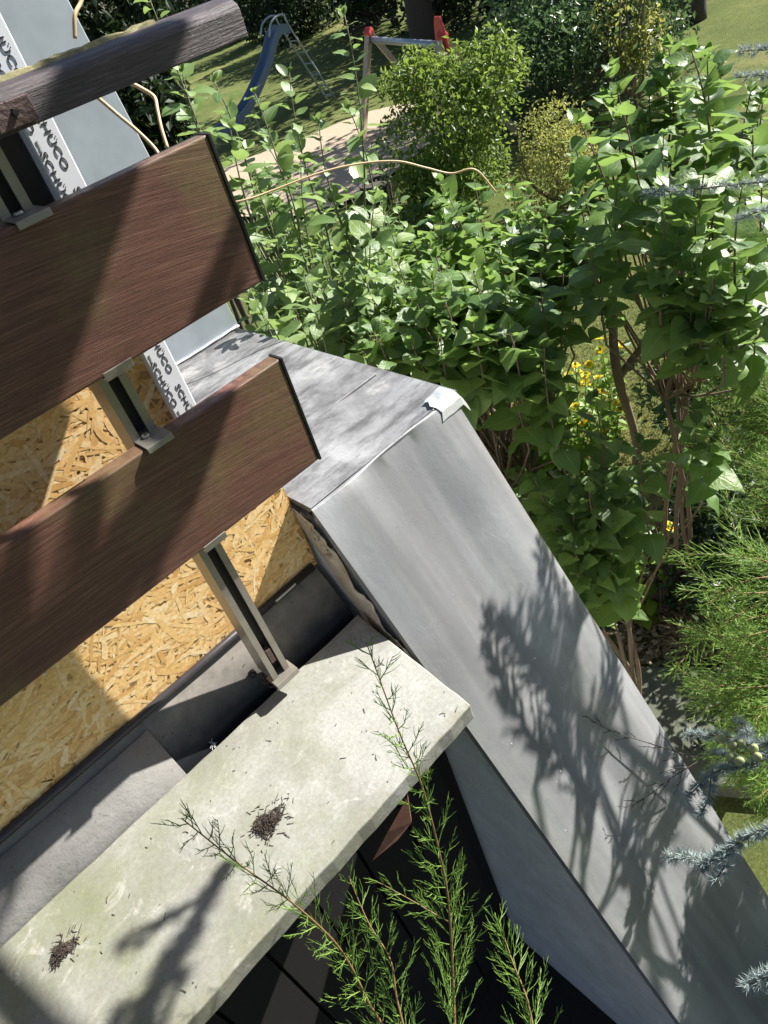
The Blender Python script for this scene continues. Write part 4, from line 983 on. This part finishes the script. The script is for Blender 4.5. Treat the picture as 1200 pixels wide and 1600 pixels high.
# its tall upright shoots, outside the picture to the right, that throw the feathery shadow on the zinc
def on_slope(x, y):
    n_ = nS; p_ = Vector((XW, YR, ZR)); d = Vector(ray(x, y)); return d * (p_.dot(n_) / d.dot(n_))
S_ = -SUN_TRAVEL
def cast(pix, x_at):                                     # shoot standing at a given x whose shadow follows these points
    out = []
    for (x, y), xx in zip(pix, x_at):
        q = on_slope(x, y); out.append(q + S_ * ((xx - q.x) / S_.x))
    return out
shoots = [([(905, 1345), (915, 1250), (885, 1170), (868, 1070), (850, 960), (838, 850)], 1.59), ([(915, 1330), (925, 1210), (942, 1110), (955, 1040), (958, 985)], 1.67),
          ([(945, 1400), (975, 1310), (1010, 1240), (1035, 1180), (1050, 1120)], 1.55), ([(830, 1235), (845, 1190), (800, 1110), (775, 1050), (762, 1005)], 1.53), ([(870, 1060), (820, 985), (765, 958)], 1.57),
          ([(900, 1230), (880, 1130), (880, 1040), (905, 960), (915, 925)], 1.63), ([(1060, 1210), (1045, 1280), (1000, 1330), (960, 1390)][::-1], 1.63)]
for pix, x0 in shoots:
    c_ = cast(pix, [x0 + .02 * i for i in range(len(pix))])
    branch(tamR, c_, r, .007, .11, int(46 + 50 * (c_[0] - c_[-1]).length), False, .042, 0, M_twig, M_tam, .0042)
    out = c_[0] + (c_[0] - c_[-1]).normalized() * 1.3
    sm2 = MB(); sm2.tube(spline([Vector((out.x + .1, out.y - .25, GZ)), Vector((out.x + .05, out.y - .15, GZ + .9)), out, c_[0]], 6), .014, .006, 6); child(sm2.build('stems', M_bark, None, True), tamR)

# ------------------------------------------------------------------ blue cedar
def cedar_limb(root, pts, r, r0, spurs, nlen=.021, per=16, width=.0009, side=0, tip=True):
    s_ = MB(); n_ = MB(); P_ = spline(pts, 6) if len(pts) > 2 else list(pts); s_.tube(P_, r0, r0 * .35, 6)
    def dress(line, count):
        N_ = len(line)
        for k in range(count):
            f = (k + r.random()) / count * (N_ - 1); i = min(N_ - 2, int(f)); p = line[i].lerp(line[i + 1], f - i); t = (line[i + 1] - line[i]).normalized()
            o = rvec(r); o = (o - t * o.dot(t)); o = o.normalized() if o.length > .01 else t.orthogonal().normalized()
            if o.z < -.2 and r.random() < .5: o.z *= -1
            c_ = p + o * .004
            for j in range(per):
                d = (o * .9 + t * .35 + rvec(r) * .95).normalized(); n_.needle(c_, d * nlen * r.uniform(.7, 1.15), width, d.cross(rvec(r)).normalized())
    dress(P_, spurs)
    for k in range(side):
        i = r.randrange(1, len(P_) - 1); p = P_[i]; t = (P_[i + 1] - P_[i]).normalized(); o = t.cross(Vector((0, 0, 1))).normalized() * (1 if k % 2 else -1)
        l = r.uniform(.05, .10) * (1.6 if r0 > .006 else 1); q = [p, p + (t * .7 + o * .7) * l * .5, p + (t * .9 + o * .6 + rvec(r) * .1) * l]; s_.tube(q, r0 * .5, r0 * .2, 5); dress(q, max(4, int(spurs * l / max(.05, (P_[0] - P_[-1]).length))))
    o = child(s_.build('limb', M_bark, None, True), root); w = n_.build('needles', M_cedar); w.parent = o; w.matrix_parent_inverse = Matrix.Identity(4); w['kind'] = 'stuff'
    return o
r = random.Random(111); cb = Vector((3.1, -1.05, GZ))
ced = thing('blue_cedar', 'blue needled cedar whose branches with pale green cones reach over the zinc', 'tree', cb)
m = MB(); m.tube(spline([cb, cb + Vector((-.03, 0, 2.0)), cb + Vector((0, 0, 4.6)), cb + Vector((.12, -.25, 6.2)), cb + Vector((.3, -.75, 9.2))], 6), .22, .05, 12); child(m.build('trunk', M_dbark, None, True), ced)
limbs = [px((1330, 1085, 1.75), (1230, 1160, 1.85), (1180, 1192, 1.88), (1120, 1205, 1.90), (1071, 1248, 1.92)),
         px((1260, 1120, 1.85), (1190, 1165, 1.9), (1130, 1150, 1.98), (1070, 1150, 2.02)),
         px((1360, 1240, 1.6), (1240, 1285, 1.68), (1175, 1305, 1.72), (1128, 1335, 1.75), (1094, 1356, 1.77)),
         px((1320, 1490, 1.6), (1230, 1515, 1.62), (1168, 1540, 1.65)),
         px((1340, 260, 1.9), (1240, 280, 1.95), (1150, 288, 2.0), (1070, 298, 2.05), (1012, 300, 2.1)),
         px((1330, 330, 1.8), (1250, 325, 1.85), (1190, 330, 1.9), (1150, 345, 1.95)),
         px((1330, 60, 1.9), (1240, 75, 1.95), (1155, 80, 2.0)), px((1340, 90, 1.9), (1250, 110, 1.95), (1150, 122, 2.0))]
for i, l in enumerate(limbs):
    cedar_limb(ced, l, r, .005 if i < 4 else .0035, int(150 * sum((b - a).length for a, b in zip(l[:-1], l[1:])) / .55) + 20, .021 if i < 4 else .017, 18 if i < 4 else 12, .00085, 2 if i in (0, 1, 2) else 1)
    st_ = MB(); t0 = cb + Vector((0, .05, max(.4, min(4.5, l[0].z - GZ - .1)))); st_.tube(spline([t0, t0.lerp(l[0], .5) + Vector((0, 0, .06)), l[0]], 6), .03 if i < 4 else .011, .006 if i < 4 else .0035, 6); child(st_.build('limb', M_bark, None, True), ced)
for (x, y, d) in ((1129, 1152, 1.93), (1157, 1158, 1.9), (1139, 1178, 1.88), (1153, 1187, 1.86), (1177, 1168, 1.86), (1183, 1180, 1.85), (1143, 1163, 1.9)):
    P_ = at(x, y + 5, d); t = (Vector((0, 0, 1)) + rvec(r) * .35).normalized(); c_ = MB()
    c_.tube([P_ + t * (.028 * q / 6 - .004) for q in range(7)], .004, .004, 9)
    vs = []                                             # egg-shaped section
    for i in range(7):
        rad = (.0045, .0085, .0098, .0098, .009, .007, .0035)[i]
        for j in range(9):
            idx = i * 9 + j; ctr = P_ + t * (.028 * i / 6 - .004); v = Vector(c_.v[idx]) - ctr; c_.v[idx] = tuple(ctr + v.normalized() * rad)
    child(c_.build('cone', M_cone, None, True), ced)
P_ = at(1094, 1165, 1.93); c_ = MB()
for q in range(26):
    d = rvec(r); c_.add([P_ + d * .004, P_ + (d + rvec(r) * .5) * .014, P_ + (d + rvec(r) * .5) * .013], [(0, 1, 2)])
child(c_.build('old_cone', M_dtwig), ced)
# upper limbs, out of the picture, whose shade falls across the planks, slab and lower zinc
def over(points, t):
    return [Vector(p) + S_ * t for p in points]
Bp = lambda x, y: hit(x, y, 1, YB)
Sp = lambda x, y: hit(x, y, 2, ZS)
hi = [(over([Bp(322, 665), Bp(285, 735), Bp(225, 830), Bp(150, 920), Bp(80, 1000), Bp(-30, 1090)], 1.7), .036, 6),
      (over([Bp(135, 345), Bp(105, 430), Bp(60, 520), Bp(10, 620), Bp(-60, 720)], 1.7), .048, 9),
      (over([Bp(70, 380), Bp(30, 450), Bp(-20, 560), Bp(-60, 660)], 1.7), .050, 9),
      (over([Bp(372, 355), Bp(352, 400), Bp(335, 455), Bp(318, 500)], 1.7), .018, 0),
      (over([Bp(262, 40), Bp(240, 75), Bp(205, 115), Bp(180, 150)], 1.7), .030, 4),
      (over([Bp(165, 75), Bp(152, 100), Bp(140, 125)], 1.7), .012, 2),
      (over([Sp(355, 1350), Sp(320, 1410), Sp(285, 1470), Sp(240, 1540), Sp(200, 1620)], 1.7), .012, 2),
      (over([Sp(310, 1440), Sp(270, 1500), Sp(230, 1580), Sp(180, 1650)], 1.7), .012, 3)]
for l, rr, sd in hi:
    cedar_limb(ced, l, r, rr, int(90 * sum((b - a).length for a, b in zip(l[:-1], l[1:]))), .030, 14, .0022, sd)
    st_ = MB(); t0 = (cb + Vector((.02, -.03, 5.0))) if l[-1].z < .9 else (cb + Vector((.26, -.65, 8.5))); st_.tube(spline([t0, t0.lerp(l[-1], .5) + Vector((0, 0, .1)), l[-1]], 6), .04, rr * 1.2, 7); child(st_.build('limb', M_bark, None, True), ced)
m = MB(); leaf_cloud(m, (2.9, -2.15, -1.6), (1.3, 1.1, 1.9), 9000, .10, r, 14, .35); leaf_cloud(m, (4.8, -3.1, .2), (1.6, 1.3, 3.4), 9000, .15, r, 14, .35); leaf_cloud(m, (2.6, -3.3, 1.4), (1.8, 1.3, 3.0), 8000, .15, r, 14, .35); leaf_cloud(m, (.6, -3.9, .6), (1.5, 1.2, 2.4), 6000, .15, r, 12, .35)  # unseen leaf masses added outside the view to block sky light
o = child(m.build('crown', M_cedar), ced); o['kind'] = 'stuff'
foot = [(1085, 1385), (1165, 1330), (1230, 1330), (1240, 1640), (1066, 1660), (1068, 1470)]
n_made = 0; lit = [q for l in limbs[:4] for q in spline(l, 6)]
while n_made < 90:                                      # low skirt just beside the zinc, shading the foot of the slope
    x, y = sample_poly(foot, r); e = on_slope(x, y) + S_ * r.uniform(.45, 1.0)
    if in_frame(e, 25) or any(((q - e) - SUN_TRAVEL * (q - e).dot(SUN_TRAVEL)).length < .075 for q in lit): continue
    n_made += 1
    st_ = e + Vector((r.uniform(.10, .22), r.uniform(-.22, -.05), r.uniform(-.04, .06)))
    cedar_limb(ced, [st_, st_.lerp(e, .5) + rvec(r) * .02, e], r, .005, 24, .026, 15, .0020, 3)
    if n_made % 6 == 0:
        t0 = Vector((cb.x, cb.y, st_.z + .15)); m = MB(); m.tube(spline([t0, t0.lerp(st_, .5) + Vector((0, -.1, .1)), st_], 5), .02, .006, 6); child(m.build('limb', M_bark, None, True), ced)

# ------------------------------------------------------------------ small debris on the slab
def clump(x, y, n, R_, label, seed):
    r = random.Random(seed); c_ = Sp(x, y); m = MB()
    for k in range(n):
        a = r.uniform(0, 6.28); q = R_ * math.sqrt(r.random()) * (.8 + .3 * math.sin(a * 3 + seed) + .12 * math.sin(a * 5)); p = c_ + Vector((math.cos(a) * q * 1.15, math.sin(a) * q * .8, .0015 + .010 * r.random() * (1 - q / R_)))
        d = rvec(r); d.z *= .35; d.normalize(); l = r.uniform(.004, .016); m.tube([p - d * l * .5, p + rvec(r) * .0015, p + d * l * .5], r.uniform(.0005, .0011), .0004, 4, False)
    for k in range(n // 8):
        a = r.uniform(0, 6.28); q = R_ * r.uniform(.9, 1.7); p = c_ + Vector((math.cos(a) * q, math.sin(a) * q * .8, .0012)); d = Vector((math.cos(a + r.gauss(0, .8)), math.sin(a + r.gauss(0, .8)), 0)); m.tube([p, p + d * r.uniform(.004, .014)], .0006, .0004, 4, False)
    o = m.build('debris_clump', M_dtwig); return tag(o, label, 'debris')
clump(420, 1286, 330, .030, 'larger dark clump of needle debris in the middle of the slab', 121)
clump(99, 1487, 180, .022, 'smaller flat clump of needle debris on the mossy slab', 122)
m = MB(); r = random.Random(123)
for k in range(70):
    p = Vector((r.uniform(-.55, .46), r.uniform(.64, .965), ZS + .0012)); d = rvec(r); d.z = 0; d.normalize(); l = r.choice((.002, .003, .004, .006, .012)); m.tube([p, p + d * l * .5 + Vector((-d.y, d.x, 0)) * l * r.uniform(-.2, .2), p + d * l], .0007, .0004, 4, False)
for k in range(40):
    p = Vector((r.uniform(-.5, .45), r.uniform(1.0, 1.05), 0)); p.z = -1.010 - (1.068 - p.y) * 1.38 + .008; d = Vector((r.uniform(-1, 1), .3, -.3)).normalized(); l = r.uniform(.002, .008); m.tube([p, p + d * l], .0008, .0004, 4, False)
tag(m.build('needle_litter', M_dtwig), 'scattered tiny needles and crumbs on slab and sill', 'litter', kind='stuff')
m = MB(); c_ = Vector((0.268, .982, -1.085))
for k in range(60):
    d = rvec(r); p = c_ + Vector((r.uniform(-.03, .02), r.uniform(-.008, .01), r.uniform(-.01, .01))); m.tube([p, p + d * .006, p + d * .012 + rvec(r) * .003], .0006, .0004, 3, False)
tag(m.build('needle_nest', plain('rust_needles', (.25, .09, .04), .8)), 'rusty needles caught at the foot of the aluminium post', 'litter', kind='stuff')
m = MB(); c_ = hit(331, 1162, 1, 0.992)
for k in range(26):
    d = rvec(r); m.tube([c_, c_ + d * r.uniform(.005, .013)], .0005, .0003, 3, False)
tag(m.build('seed_fluff', M_white), 'tiny white tuft of seed fluff on the black part of the sill', 'seed')
